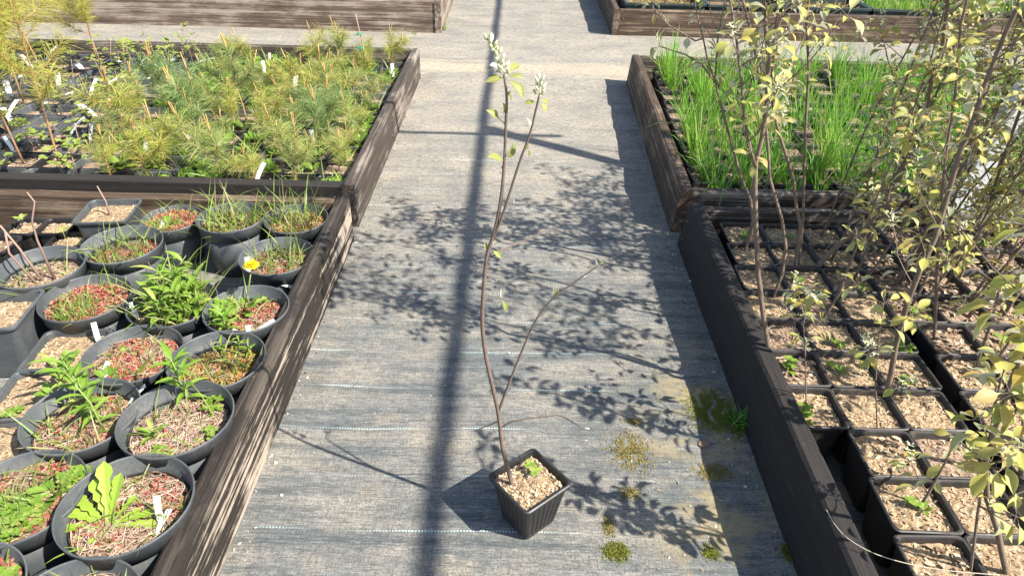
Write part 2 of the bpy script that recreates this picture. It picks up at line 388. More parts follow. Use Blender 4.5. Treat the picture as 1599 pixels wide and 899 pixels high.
# ------------------------------------------------------------------ raised beds
def board(parent, a, b, th, h, mat, z0=-.012, tilt=0.0, side=1, label=None):
    """a plank from a to b (outer face line); its thickness goes to `side` (+1 = left of a->b)"""
    a = Vector((*a, 0)); b = Vector((*b, 0)); L = (b-a).length; ang = math.atan2(b.y-a.y, b.x-a.x)
    k = max(2, int(L/.12)); bv = .005; rg = []; sx = R.uniform(0, 99)
    prof = [(bv, 0), (th-bv, 0), (th, bv), (th, h-bv*1.6), (th-bv*1.6, h), (bv*1.6, h), (0, h-bv*1.6), (0, bv)]
    for i in range(k+1):
        x = L*i/k; r = []
        for j, (y, z) in enumerate(prof):
            wv = noise.noise((x*1.3+sx, j*.4, 0))*.003+noise.noise((x*7+sx, j*3.1, 2))*.0013
            zz = z+(wv if z > h*.5 else 0)
            r.append((x, side*(y+wv*.6+tilt*zz), zz))
        rg.append(r if side > 0 else r[::-1])
    m = MB(); m.rings(rg, cap0=True, cap1=True)
    o = obj('board', m.mesh('board', mat), parent, (a.x, a.y, z0), (0, 0, ang), label=label)
    for sx_ in (.028, L-.028):
        for sz in (.28, .72):
            x_ = sx_+R.uniform(-.006, .006); z_ = h*sz+R.uniform(-.01, .01)
            q = MB(); yy = side*tilt*z_; n_ = 8
            q.rings([[(x_+.0048*math.cos(j*.785), yy-side*e, z_+.0048*math.sin(j*.785)) for j in (range(n_) if side > 0 else range(n_-1, -1, -1))] for e in (-.004, .0022)], cap1=True)
            obj('screw', q.mesh('screw', 'screw'), o)
    return o
def bed(label, group=None): return thing('raised_bed', label, 'raised bed', group=group)

LX = -.628
b = bed('low dark wooden bed with streaked side board holding the round sedum pots')
board(b, (LX, -.6), (LX-.002, 2.405), .05, .205, 'wood_streaked', side=1)
board(b, (-2.75, 2.405), (LX-.053, 2.405), .045, .20, 'wood_brown', side=-1)
board(b, (-2.75, -.6), (-2.75, 2.36), .05, .2, 'wood_brown', side=-1)
board(b, (-2.698, -.6), (LX-.053, -.6), .045, .2, 'wood_brown')
b = bed('greyish wooden bed full of young pines in square pots')
board(b, (LX-.004, 2.505), (LX+.004, 3.42), .05, .202, 'wood_grey')
board(b, (LX+.004, 3.424), (LX+.008, 4.53), .05, .200, 'wood_grey')
board(b, (-3.5, 2.505), (LX-.057, 2.505), .045, .20, 'wood_black')
board(b, (-3.5, 4.53), (LX-.047, 4.53), .045, .20, 'wood_grey', side=-1)
board(b, (-3.5, 2.552), (-3.5, 4.483), .05, .2, 'wood_grey', side=-1)
b = bed('tall pale weathered wooden bed across from the bed of pines')
board(b, (-4.6, 5.69), (-.645, 5.69), .05, .25, 'wood_pale')
board(b, (-.595, 5.68), (-.60, 9.6), .048, .25, 'wood_pale')
board(b, (-4.6, 9.6), (-.65, 9.6), .05, .25, 'wood_pale', side=-1)
board(b, (-4.652, 5.69), (-4.652, 9.6), .05, .25, 'wood_pale', side=-1)
m = MB(); m.rings([[(-4.6, 5.745, .15), (-.65, 5.745, .15), (-.65, 9.54, .15), (-4.6, 9.54, .15)]], cap1=True)
obj('soil', m.mesh('soil', 'soil_brown'), b)
b = bed('black stained wooden bed holding the leafy shrubs in square pots')
board(b, (.662, -.6), (.668, 2.425), .052, .205, 'wood_black', tilt=.12, side=-1)
board(b, (.735, 2.425), (2.9, 2.425), .045, .195, 'wood_grey', side=-1)
board(b, (2.9, -.6), (2.9, 2.377), .05, .2, 'wood_black')
board(b, (.72, -.6), (2.845, -.6), .045, .2, 'wood_black')
b = bed('brown wooden bed crowded with bright green chives')
board(b, (.660, 2.53), (.722, 4.50), .05, .205, 'wood_brown', tilt=.1, side=-1)
board(b, (.725, 2.53), (4.3, 2.53), .045, .20, 'wood_grey')
board(b, (.795, 4.50), (4.3, 4.50), .045, .20, 'wood_grey', side=-1)
board(b, (4.352, 2.53), (4.352, 4.5), .05, .2, 'wood_grey')
b = bed('brown wooden bed holding dark plastic trays beyond the chives')
board(b, (.815, 5.73), (6.2, 5.73), .05, .215, 'wood_brown')
board(b, (.762, 5.72), (.762, 9.6), .05, .22, 'wood_brown', side=-1)
board(b, (.815, 9.6), (6.2, 9.6), .05, .21, 'wood_brown', side=-1)
board(b, (6.252, 5.72), (6.252, 9.6), .05, .21, 'wood_brown')

# ------------------------------------------------------------------ pots
def rsq(h, r, z, k=4, rib=0.0):
    """rounded-square ring of half width h at height z"""
    pts = []; r = min(r, h*.9)
    for c in range(4):
        cx, cy = ((1, 1), (-1, 1), (-1, -1), (1, -1))[c]
        for i in range(k+1):
            a = math.pi/2*(c+i/k); pts.append((cx*(h-r)+r*math.cos(a), cy*(h-r)+r*math.sin(a), z))
        if rib:
            # ridges down the flat to the next corner
            nx, ny = ((-1, 1), (-1, -1), (1, -1), (1, 1))[c]
            p0 = pts[-1]; a2 = math.pi/2*(c+1); ox, oy = math.cos(a2), math.sin(a2)
            q0 = (nx*(h-r)+r*math.cos(a2), ny*(h-r)+r*math.sin(a2))
            for i in range(1, 24):
                u = i/24; o = rib*(1 if i % 4 in (1, 2) else 0)
                pts.append((p0[0]*(1-u)+q0[0]*u-ox*o, p0[1]*(1-u)+q0[1]*u-oy*o, z))
    return pts
def square_pot(H, top, bot, soil, rc=.018, rib=0.0, lip=.006, mat='pot_black'):
    """returns pot mesh and soil mesh; top/bot are half widths"""
    m = MB(); def_r = rib
    ring = lambda h, z, rb=0: rsq(h, rc, z, 4, rb if rib else 0)
    e = 1e-6 if rib else 0
    m.rings([ring(bot*.55, .004, e), ring(bot-.006, 0, e), ring(bot, .006, e), ring(bot+(top-bot)*.1, H*.1, e), ring(bot+(top-bot)*.14, H*.13, rib or e),
             ring(bot+(top-bot)*.84, H*.84, rib or e), ring(bot+(top-bot)*.88, H*.87, e), ring(top-.001, H-.012, e), ring(top+lip, H-.010, e), ring(top+lip+.001, H-.002, e), ring(top+lip-.002, H, e),
             ring(top-.001, H-.001, e), ring(top-.0025, H-.004, e), ring(top-.004-(top-bot)*(H-soil)/H, soil-.01, e)], cap0=True)
    hs = top-.0035-(top-bot)*(H-soil)/H
    s = MB(); N = 10
    for j in range(N+1):
        for i in range(N+1):
            x = -1+2*i/N; y = -1+2*j/N; edge = max(abs(x), abs(y))
            if abs(x) > .95 and abs(y) > .95: x *= .94; y *= .94
            s.v.append(Vector((x*hs, y*hs, soil+R.uniform(-.003, .004)+.004*(1-edge))))
    for j in range(N):
        for i in range(N): a = j*(N+1)+i; s.f.append((a, a+1, a+N+2, a+N+1))
    return m, s, hs
def round_pot(H, top, bot, collar, soil, n=56):
    m = MB(); rim = MB()
    ring = lambda r, z: [(r*math.cos(2*math.pi*i/n), r*math.sin(2*math.pi*i/n), z) for i in range(n)]
    rr = lambda z: bot+(top-bot)*z/H
    m.rings([ring(bot*.7, .006), ring(bot-.008, 0), ring(bot, .006), ring(rr(H-collar)-.006, H-collar), ring(rr(H-collar)-.010, H-collar+.001), ring(rr(H-collar)-.010, H-collar+.01)], cap0=True)
    rim.rings([ring(rr(H-collar)-.008, H-collar-.001), ring(rr(H-collar)+.001, H-collar), ring(top-.002, H-.012), ring(top+.0005, H-.008), ring(top+.0014, H-.004), ring(top+.001, H), ring(top-.0012, H+.0005), ring(top-.003, H-.003),
               ring(top-.0065, H-.03), ring(top-.0095, H-.033), ring(rr(soil-.02)-.008, soil-.02)])
    hs = rr(soil)-.0075; s = MB(); rg = []
    for q in range(1, 9):
        r = hs*q/8
        rg.append([(r*math.cos(2*math.pi*i/40), r*math.sin(2*math.pi*i/40), soil+R.uniform(-.004, .005)+.006*(1-q/8)) for i in range(40)])
    s.rings(rg); s.f.append(tuple(range(39, -1, -1))[::-1])
    return m, rim, s, hs

def chips_mesh(h, z, n, mat='chips', size=(.0022, .0055), rnd=False, asp=.45):
    m = MB()
    for _ in range(n):
        x, y = R.uniform(-h, h), R.uniform(-h, h)
        if rnd and math.hypot(x, y) > h: continue
        m.flake((x, y, z+R.uniform(.001, .006)), R.uniform(*size), asp, .5)
    return m.mesh('wood_chips', mat)
def tag_mesh(L, wd, curl=.0):
    m = MB(); k = 5; rg = []
    for i in range(k+1):
        u = i/k; z = L*u; y = curl*u*u*L; w_ = wd*.5*(1 if u > .25 else .25+3*u)
        rg.append([(-w_, y, z), (w_, y, z), (w_, y+.0012, z), (-w_, y+.0012, z)])
    m.rings(rg, cap0=True, cap1=True); return m.mesh('plant_label', 'label_white')
TAGS = [tag_mesh(.085, .017, .1), tag_mesh(.10, .022, .5), tag_mesh(.07, .016, .9)]

# ------------------------------------------------------------------ pots of the left front bed
def disc_pts(n, r, cx=0, cy=0):
    out = []
    while len(out) < n:
        x, y = R.uniform(-1, 1), R.uniform(-1, 1)
        if x*x+y*y < 1: out.append((cx+x*r, cy+y*r))
    return out
def sedum(m, pts, z, r=(.0035, .006), tall=0.0):
    for x, y in pts:
        q = R.randint(3, 6); h = R.uniform(.006, .016)+tall*R.random()
        for i in range(q):
            m.blob((x+R.gauss(0, .005), y+R.gauss(0, .005), z+h*R.random()), R.uniform(*r), .8)
def strands(m, pts, z, rmax, L=(.03, .09)):
    for x, y in pts:
        a = R.uniform(0, 6.28); l = R.uniform(*L); p = Vector((x, y, z+R.uniform(.002, .012))); path = [p]
        for i in range(4):
            a += R.gauss(0, .6); p = p+Vector((math.cos(a)*l/4, math.sin(a)*l/4, R.uniform(-.003, .004))); p.z = max(z, p.z)
            h = math.hypot(p.x, p.y)
            if h > rmax: p.x *= rmax/h; p.y *= rmax/h
            path.append(p)
        m.tube(path, .0009, 3, False)
def blades(m, pts, z, L, w, spread=.4, bend=.4, segs=3):
    for x, y in pts:
        d = Vector((R.gauss(0, spread), R.gauss(0, spread), 1)); m.blade((x, y, z-.002), d, R.uniform(*L), w*R.uniform(.7, 1.2), bend*R.uniform(.2, 1.6), segs)
def lance_weed(ml, ms, p, H, nl, L, lean=(0, 0)):
    p = Vector(p); path = [p+Vector((lean[0]*u*u*H+R.gauss(0, .002), lean[1]*u*u*H, H*u)) for u in (0, .25, .5, .75, 1)]
    ms.tube(path, [.0028, .0026, .0023, .002, .001], 5)
    for i in range(nl):
        u = .15+.85*i/nl; k = min(3, int(u*4)); f = u*4-k; q = path[k].lerp(path[k+1], f); a = i*2.4+R.gauss(0, .3)
        up = .35+.9*u; d = Vector((math.cos(a), math.sin(a), up))
        ml.leaf(q, d, (0, 0, 1), L*R.uniform(.7, 1.1)*(1-.3*abs(u-.6)), L*.22, .3, R.uniform(.7, 1.4), (.3, .8, 1, .8, .45, 0))
def rosette(ml, p, n, L, lob=.55, rise=.5):
    for i in range(n):
        a = i*2.4+R.gauss(0, .2); d = Vector((math.cos(a), math.sin(a), rise*R.uniform(.5, 1.4)))
        ml.leaf(p, d, (0, 0, 1), L*R.uniform(.7, 1.1), L*.30, .25, R.uniform(.3, .9), (.18, .3, .55, .5, .8, .7, 1.0, .85, .9, .0), lob)
def oval_weed(ml, p, n, L):
    for i in range(n):
        a = i*2.4+R.gauss(0, .3); d = Vector((math.cos(a), math.sin(a), R.uniform(.3, 1.6)))
        ml.leaf(p, d, (0, 0, 1), L*R.uniform(.7, 1.1), L*.5, .2, .5, (.1, .2, .8, 1, .8, 0))
def clover(ml, pts, z, s=.012):
    for x, y in pts:
        zz = z+R.uniform(.006, .03); a0 = R.uniform(0, 6)
        for k in range(3):
            a = a0+k*2.094; ml.leaf((x, y, zz), (math.cos(a), math.sin(a), .15), (0, 0, 1), s, s*.9, .15, .2, (.2, .9, 1, .0))

def label_at(t, x, y, z, rz, tilt, v=0, s=1.0):
    obj('plant_label', TAGS[v], t, (x, y, z), (tilt, 0, rz), s)

SPOTS = {}
def relax():
    """pots stand side by side: push rims apart that would run into each other or into the boards"""
    tgt = []
    for px, py, rr, H, fix in ROUND:
        c = U(px, py, H); tgt.append([c.x, c.y, c.x, c.y, rr, fix])
    for it in range(400):
        for i, a in enumerate(tgt):
            if not a[5]:
                a[0] += (a[2]-a[0])*.04; a[1] += (a[3]-a[1])*.04
            for b_ in tgt[i+1:]:
                dx, dy = b_[0]-a[0], b_[1]-a[1]; d = math.hypot(dx, dy); ov = (a[4]+b_[4])*.945-d
                if ov > 0:
                    k = ov*.5/d
                    if not a[5]: a[0] -= dx*k; a[1] -= dy*k
                    if not b_[5]: b_[0] += dx*k; b_[1] += dy*k
            a[0] = min(a[0], LX-.052-a[4]*.78); a[1] = min(a[1], 2.358-a[4]*.95)
    for (px, py, *_), a in zip(ROUND, tgt): SPOTS[(px, py)] = (a[0], a[1])
ROUND = [(462, 340, .113, .19, 0), (360, 338, .117, .205, 0), (268, 340, .105, .17, 0), (432, 398, .121, .19, 0), (190, 380, .127, .2, 0), (62, 415, .127, .21, 0), (133, 463, .127, .19, 0), (268, 472, .127, .19, 0), (395, 482, .121, .2, 0),
         (205, 553, .127, .19, 0), (345, 558, .124, .2, 0), (130, 648, .130, .2, 0), (286, 654, .129, .222, 0), (55, 772, .129, .2, 0), (217, 790, .132, .22, 0), (150, 945, .127, .205, 0), (-55, 935, .125, .205, 0),
         (168, 328, .090, .19, 0), (88, 352, .054, .14, 0), (38, 352, .054, .14, 0), (103, 374, .05, .13, 0), (-6, 380, .055, .14, 0), (-10, 482, .1, .2, 0), (103, 545, .085, .15, 0), (58, 612, .088, .15, 0), (-8, 700, .085, .14, 0)]
relax()
def sedum_pot(px, py, d, H, soil, label, name='potted_sedum', cat='potted plant', tilt=(0, 0), red=0, rust=0, st=0, moss=0, grass=0, gl=(.06, .14), short=0, extra=None, tags=(), soilmat='soil_brown', group='round pots in the left bed'):
    c = SPOTS[(px, py)]; t = thing(name, label, cat, (*c, 0), 0, group); d = 2*[q[2] for q in ROUND if q[:2] == (px, py)][0]; H = [q[3] for q in ROUND if q[:2] == (px, py)][0]
    t.rotation_euler = (tilt[0], tilt[1], R.uniform(-.3, .3) if extra is None else 0)
    if tilt[0] or tilt[1]: t.location.z = .5*d*.75*max(abs(math.sin(tilt[0])), abs(math.sin(tilt[1])))
    soil -= .012
    a, rim, s, hs = round_pot(H, d/2, d*.385, .047, soil)
    p = obj('pot', a.mesh('pot', 'pot_grey', True), t); obj('rim', rim.mesh('rim', 'pot_grey', True), p)
    obj('soil', s.mesh('soil', soilmat), t)
    r = hs*.93
    if red:
        m = MB(); ctr = [(R.uniform(-.5, .5)*r, R.uniform(-.5, .5)*r) for _ in range(3)]
        pts = [q for q in disc_pts(red, r) if noise.noise((q[0]*14+px, q[1]*14, 0)) > -.12]
        sedum(m, pts, soil); obj('sedum', m.mesh('sedum', 'sedum_red', False), t, stuff=True)
    if rust:
        m = MB(); sedum(m, disc_pts(rust, r), soil); obj('sedum', m.mesh('sedum', 'sedum_rust'), t, stuff=True)
    if st:
        m = MB(); strands(m, disc_pts(st, r), soil, r*1.03); obj('dry_stems', m.mesh('dry_stems', 'dry_stem'), t, stuff=True)
    if moss:
        m = MB(); blades(m, [q for q in disc_pts(moss, r) if noise.noise((q[0]*11+py, q[1]*11, 4)) > -.05], soil, (.012, .034), .0034, .5, .3, 2); obj('moss', m.mesh('moss', 'moss'), t, stuff=True)
    if short:
        m = MB(); blades(m, disc_pts(short, r*.55, -r*.1, -r*.35), soil, (.025, .06), .0025, .45, .5, 2); obj('short_grass', m.mesh('short_grass', 'weed'), t, stuff=True)
    if grass:
        m = MB(); blades(m, disc_pts(int(grass*1.5), r), soil, gl, .0042, .42, .6, 4); obj('grass', m.mesh('grass', 'grass'), t, stuff=True)
    m = MB()
    for x, y in disc_pts(int(90), r): m.flake((x, y, soil+.006), R.uniform(.002, .005), .5, .5)
    obj('wood_chips', m.mesh('wood_chips', 'chips' if R.random() < .4 else 'litter'), t, stuff=True)
    m = MB(); blades(m, disc_pts(34, r), soil, (.03, .13), .0036, .55, .8, 4); blades(m, disc_pts(60, r), soil, (.01, .03), .004, .6, .5, 2)
    if True: obj('grass', m.mesh('grass', 'grass'), t, stuff=True)
    if extra: extra(t, soil, r)
    for k in tags: label_at(t, k[0], k[1], k[2]-.012, *k[3:])
    return t

def ex_leaves(fn, name='weed', mat='weed'):
    def f(t, z, r):
        ml, ms = MB(), MB(); fn(ml, ms, z, r)
        if ml.f: obj(name, ml.mesh(name, mat), t, stuff=True)
        if ms.f: obj('weed_stem', ms.mesh('weed_stem', 'green_stem', True), t, stuff=True)
    return f

# back row, from the path towards the left
sedum_pot(462, 340, .235, .19, .165, 'round grey pot of rusty sedum and long grass in the inner bed corner', rust=120, moss=260, grass=46, gl=(.07, .22), st=40)
sedum_pot(360, 338, .24, .205, .178, 'round grey pot of greenish moss and grass with a white tag, beside the back board', rust=70, moss=420, grass=60, gl=(.05, .2), st=40, extra=ex_leaves(lambda l, s, z, r: oval_weed(l, (.03, .03, z), 7, .035)), tags=((.02, -.085, .172, .25, -1.25, 1),))
sedum_pot(268, 340, .215, .17, .158, 'round pot brimming with red sedum between mossy pot and square pot at the back board', red=330, rust=90, short=120, extra=ex_leaves(lambda l, s, z, r: oval_weed(l, (.0, -.03, z), 6, .05)), tags=((-.02, -.085, .152, .1, -1.2, 0),))
sedum_pot(432, 398, .25, .175, .155, 'round pot of brownish red sedum with long white label along its front rim', red=220, st=110, moss=90, grass=34, gl=(.06, .18), tags=((-.055, -.10, .158, -1.45, -1.3, 1, 1.4), (-.06, -.095, .158, .3, -.3, 0, .9)))
sedum_pot(190, 380, .262, .20, .155, 'round grey pot with deep inner wall, little red sedum and thin grass', red=110, st=60, moss=120, grass=44, gl=(.05, .2), extra=ex_leaves(lambda l, s, z, r: (oval_weed(l, (.07, -.01, z), 4, .04))))
def twigs(t, z, r):
    m = MB()
    for px, pts in ((0, [(268+-195, 405), (58, 375), (50, 345), (54, 315), (42, 300)]), (1, [(60, 418), (30, 388), (0, 352)]), (2, [(52, 425), (14, 395), (8, 362)])):
        q = [UY(x, y, t.location.y-.01*px)-t.location for x, y in pts]; q[0].z = z-.01
        m.tube(q, [.0045, .0032, .0028, .0024, .0018][:len(q)], 6)
    obj('twig', m.mesh('twig', 'twig', True), t)
sedum_pot(62, 415, .262, .21, .165, 'round black pot of bare brown soil with leafless twigs and white label', name='potted_twigs', st=30, soilmat='soil_litter', extra=twigs, tags=((.02, -.07, .172, -1.0, -1.2, 1, 1.25),))
sedum_pot(133, 463, .262, .19, .172, 'round pot of bright red sedum with fresh grass clump at its front', red=420, short=330, moss=60, extra=ex_leaves(lambda l, s, z, r: [s.tube([(x, y, z), (x+.004, y, z+h*.6), (x+.008, y+.004, z+h)], .0013, 4) for x, y, h in ((.02, .09, .05), (.05, .08, .045), (.08, .08, .05), (-.07, .03, .03))]))
def big_weeds(l, s, z, r):
    for i in range(16):
        a = i*2.4; q = .065*math.sqrt(i/16)+.01
        lance_weed(l, s, (q*math.cos(a)+.015, q*math.sin(a)-.01, z), R.uniform(.08, .17), R.randint(9, 14), R.uniform(.06, .09), (R.gauss(0, .25), R.gauss(0, .25)))
sedum_pot(268, 472, .262, .19, .165, 'round pot overgrown by a dense clump of tall green weeds', name='potted_weeds', st=70, moss=80, grass=70, gl=(.08, .26), extra=ex_leaves(big_weeds), tags=((-.085, -.05, .165, .8, -.6, 0, .7),))
def dandelion(t, z, r):
    l, s, s2 = MB(), MB(), MB()
    base = Vector((-.035, .05, z)); rosette(l, base, 11, .10, .5, .9)
    obj('dandelion_leaves', l.mesh('dandelion_leaves', 'weed'), t)
    top = UY(393, 416, t.location.y+.05)-t.location
    s.tube([base, base.lerp(top, .5)+Vector((.004, 0, .004)), top], .0022, 6)
    st = obj('flower_stalk', s.mesh('flower_stalk', 'green_stem', True), t)
    f = MB()
    for k in range(3):
        for i in range(34):
            a = i*6.283/34+k*.1+R.gauss(0, .05); f.leaf(top+Vector((0, 0, .003+.002*k)), (math.cos(a), math.sin(a)-.25, .15+.4*k), (0, 0, 1), (.024-.005*k)*R.uniform(.85, 1.1), .0042, .1, .3, (.6, 1, 1, .6))
    obj('flower', f.mesh('flower', 'flower_yellow'), st, label='yellow dandelion flower')
    l, s = MB(), MB()
    for q in ((-.05, -.05), (-.03, -.075), (-.075, -.02)): lance_weed(l, s, (*q, z), R.uniform(.06, .1), 10, .06, (R.gauss(0, .2), -.1))
    obj('weed', l.mesh('weed', 'weed'), t, stuff=True); obj('weed_stem', s.mesh('weed_stem', 'green_stem'), t, stuff=True)
sedum_pot(395, 482, .25, .18, .160, 'round pot of red sedum with a yellow dandelion in flower', red=300, st=60, moss=60, extra=dandelion, tags=((.03, -.085, .165, .4, -.9, 2, .9), (.04, -.08, .165, -.7, -.5, 2, .8), (.035, -.083, .165, 1.4, -1.1, 0, .7)))
sedum_pot(205, 553, .262, .19, .165, 'round pot of dense dark red sedum with white tag at its front', red=430, st=60, extra=ex_leaves(lambda l, s, z, r: (oval_weed(l, (-.05, .04, z), 8, .03), l.blade((.03, -.06, z), (.5, .1, 1), .09, .012, .5, 5), oval_weed(l, (-.04, -.07, z), 5, .045))), tags=((-.045, -.085, .165, .3, -.7, 2, .9),))
sedum_pot(345, 558, .255, .175, .155, 'round pot of orange rusty moss and sedum beside the streaked board', rust=260, moss=420, grass=26, gl=(.03, .09), st=30, extra=ex_leaves(lambda l, s, z, r: [lance_weed(l, s, (x, y, z), h, 8, .035, (0, 0)) for x, y, h in ((.06, .07, .06), (-.02, .08, .05), (.02, .1, .05))]), tags=((-.03, -.095, .157, 1.2, -1.3, 0, .9),))
sedum_pot(130, 648, .272, .20, .162, 'round pot with tall lance leaved weed leaning over brown sedum', name='potted_weeds', red=70, st=110, moss=160, grass=22, gl=(.03, .08), extra=ex_leaves(lambda l, s, z, r: (lance_weed(l, s, (.04, .0, z), .15, 13, .07, (-.5, .3)), lance_weed(l, s, (-.02, .06, z), .16, 14, .085, (-.2, .1)), lance_weed(l, s, (-.0, .02, z), .06, 9, .05))), tags=((.06, .085, .165, -.8, -.9, 0, .7),))
sedum_pot(286, 654, .268, .205, .178, 'round pot of pale dry stems with a tall weed at its back rim', name='potted_weeds', red=60, st=420, moss=60, extra=ex_leaves(lambda l, s, z, r: (lance_weed(l, s, (-.02, .10, z), .15, 15, .075, (-.1, .0)), lance_weed(l, s, (-.05, -.03, z), .045, 7, .05), clover(l, disc_pts(16, .03, -.02, -.08), z), clover(l, disc_pts(14, .025, .05, .08), z), clover(l, disc_pts(10, .02, .07, -.02), z))))
sedum_pot(55, 772, .265, .20, .182, 'round pot with clover, bright moss and red sedum at its back', red=120, moss=300, short=380, st=50, extra=ex_leaves(lambda l, s, z, r: (clover(l, disc_pts(70, .05, .02, -.05), z, .012), oval_weed(l, (.05, .02, z), 6, .06), clover(l, disc_pts(40, .03, .08, .06), z)), mat='weed'))
def big_rosette(t, z, r):
    l = MB(); p0 = Vector((-.035, -.025, z+.004))
    for i, (a, ln, rise) in enumerate(((2.6, .14, .35), (1.9, .16, 1.1), (1.4, .13, 1.3), (2.2, .13, .8), (.3, .11, .35), (.05, .12, .2), (3.3, .11, .2), (2.9, .12, .25), (.9, .09, .7), (4.4, .06, .3), (3.7, .08, .15), (.6, .08, .4))):
        l.leaf(p0, (math.cos(a), math.sin(a), rise), (0, 0, 1), ln*.85, ln*.22, .2, R.uniform(.2, .6), (.16, .22, .42, .26, .62, .40, .85, .62, 1.0, .9, .0), .9)
    obj('rosette', l.mesh('rosette', 'lettuce'), t)
    g_ = MB(); blades(g_, disc_pts(14, .03, .09, .0), z, (.05, .1), .004, .35, .5, 4); obj('grass', g_.mesh('grass', 'grass'), t, stuff=True)
sedum_pot(217, 790, .278, .205, .18, 'round pot with a large light green leaf rosette among dry sedum', name='potted_weeds', red=170, st=330, extra=big_rosette, tags=((.07, -.02, .182, .2, -.3, 0, .8), (.065, -.045, .182, -.3, -1.1, 0, .7)))
sedum_pot(150, 945, .25, .205, .18, 'round pot with a few green sprouts in dry soil, in front of the rosette pot', name='potted_weeds', red=30, st=260, extra=ex_leaves(lambda l, s, z, r: [oval_weed(l, (x, y, z), 5, .04) for x, y in ((-.05, .06), (.03, .05), (.0, .0))]))
sedum_pot(-55, 935, .25, .205, .185, 'round pot of red sedum and clover in front of the clover pot', red=240, moss=100, extra=ex_leaves(lambda l, s, z, r: (clover(l, disc_pts(30, .05, .06, .03), z), oval_weed(l, (.07, .05, z), 6, .05))))

def plain_square(px, py, half, H, soil, rz, label, soilmat='soil_tan', name='potted_seedling', potmat='pot_grey', extra=None, tags=(), group='square pots in the left bed', pts=None):
    c = SPOTS[(px, py)]; t = thing(name, label, 'potted plant', (*c, 0), rz, group)
    a, s, hs = square_pot(H, half, half*.80, soil, .02, mat=potmat)
    obj('pot', a.mesh('pot', potmat, False), t); obj('soil', s.mesh('soil', soilmat), t)
    obj('wood_chips', chips_mesh(hs*.95, soil, 160), t, stuff=True)
    if extra: extra(t, soil, hs)
    for k in tags: label_at(t, *k)
    return t
def one_twig(h):
    def f(t, z, r):
        m = MB(); m.tube([(0, 0, z-.01), (.004, 0, z+h*.5), (-.01, .004, z+h)], [.004, .003, .002], 5); obj('twig', m.mesh('twig', 'twig', True), t)
    return f
plain_square(168, 328, .088, .19, .165, .12, 'wide square pot of pale soil with one twig against the back board', extra=one_twig(.12), name='potted_twigs')
plain_square(88, 352, .055, .14, .12, .05, 'small square black pot with pale soil beside the wide square pot', potmat='pot_black')
plain_square(38, 352, .055, .14, .12, -.03, 'small square black pot with a round leaved sprout', potmat='pot_black', extra=ex_leaves(lambda l, s, z, r: oval_weed(l, (0, 0, z+.04), 7, .035), mat='seedling'))
plain_square(103, 374, .052, .13, .11, .1, 'small square black pot with a tiny two leaved seedling', potmat='pot_black', extra=ex_leaves(lambda l, s, z, r: (oval_weed(l, (0, 0, z+.05), 4, .03), s.tube([(0, 0, z), (0, 0, z+.05)], .001, 4)), mat='seedling'))
plain_square(-6, 380, .055, .14, .12, .0, 'small square black pot cut by the twig pot, brown soil', potmat='pot_black', soilmat='soil_brown')
plain_square(-10, 482, .095, .20, .16, .12, 'tall square grey pot standing apart on the bare fabric')
plain_square(103, 545, .088, .15, .13, .10, 'square grey pot of pale soil with small leafy sprout and white tag', extra=ex_leaves(lambda l, s, z, r: (oval_weed(l, (.03, -.04, z+.02), 6, .04), oval_weed(l, (.0, -.06, z+.01), 5, .035)), mat='weed'), tags=((.075, .03, .135, .4, -.5, 0, .8),))
plain_square(58, 612, .092, .15, .13, .10, 'square grey pot of pale soil with weed leaves in front of the tagged one', extra=ex_leaves(lambda l, s, z, r: (oval_weed(l, (.05, -.02, z+.02), 6, .05), lance_weed(l, s, (.06, .02, z), .10, 10, .06), clover(l, disc_pts(8, .02, -.03, -.07), z)), mat='weed'))
plain_square(-8, 700, .09, .14, .125, .05, 'square pot of pale soil behind the clover pot', soilmat='soil_tan')

# ------------------------------------------------------------------ square pots shared by the three grids
def pot_set(k, H, half, bot, soil, mat, soilmat, lip=.004, nch=90, chipmat='chips'):
    out = []
    for i in range(k):
        a, s, hs = square_pot(H, half, bot, soil, .014, lip=lip)
        out.append((a.mesh('pot', mat), s.mesh('soil', soilmat), chips_mesh(hs*.95, soil, nch, chipmat), hs))
    return out
def base_pot(t, P_, i, dz=0):
    a, s, ch, hs = P_[i % len(P_)]
    p = obj('pot', a, t); obj('soil', s, t, rot=(0, 0, (i % 4)*math.pi/2)); obj('wood_chips', ch, t, rot=(0, 0, (i*7 % 4)*math.pi/2), stuff=True)

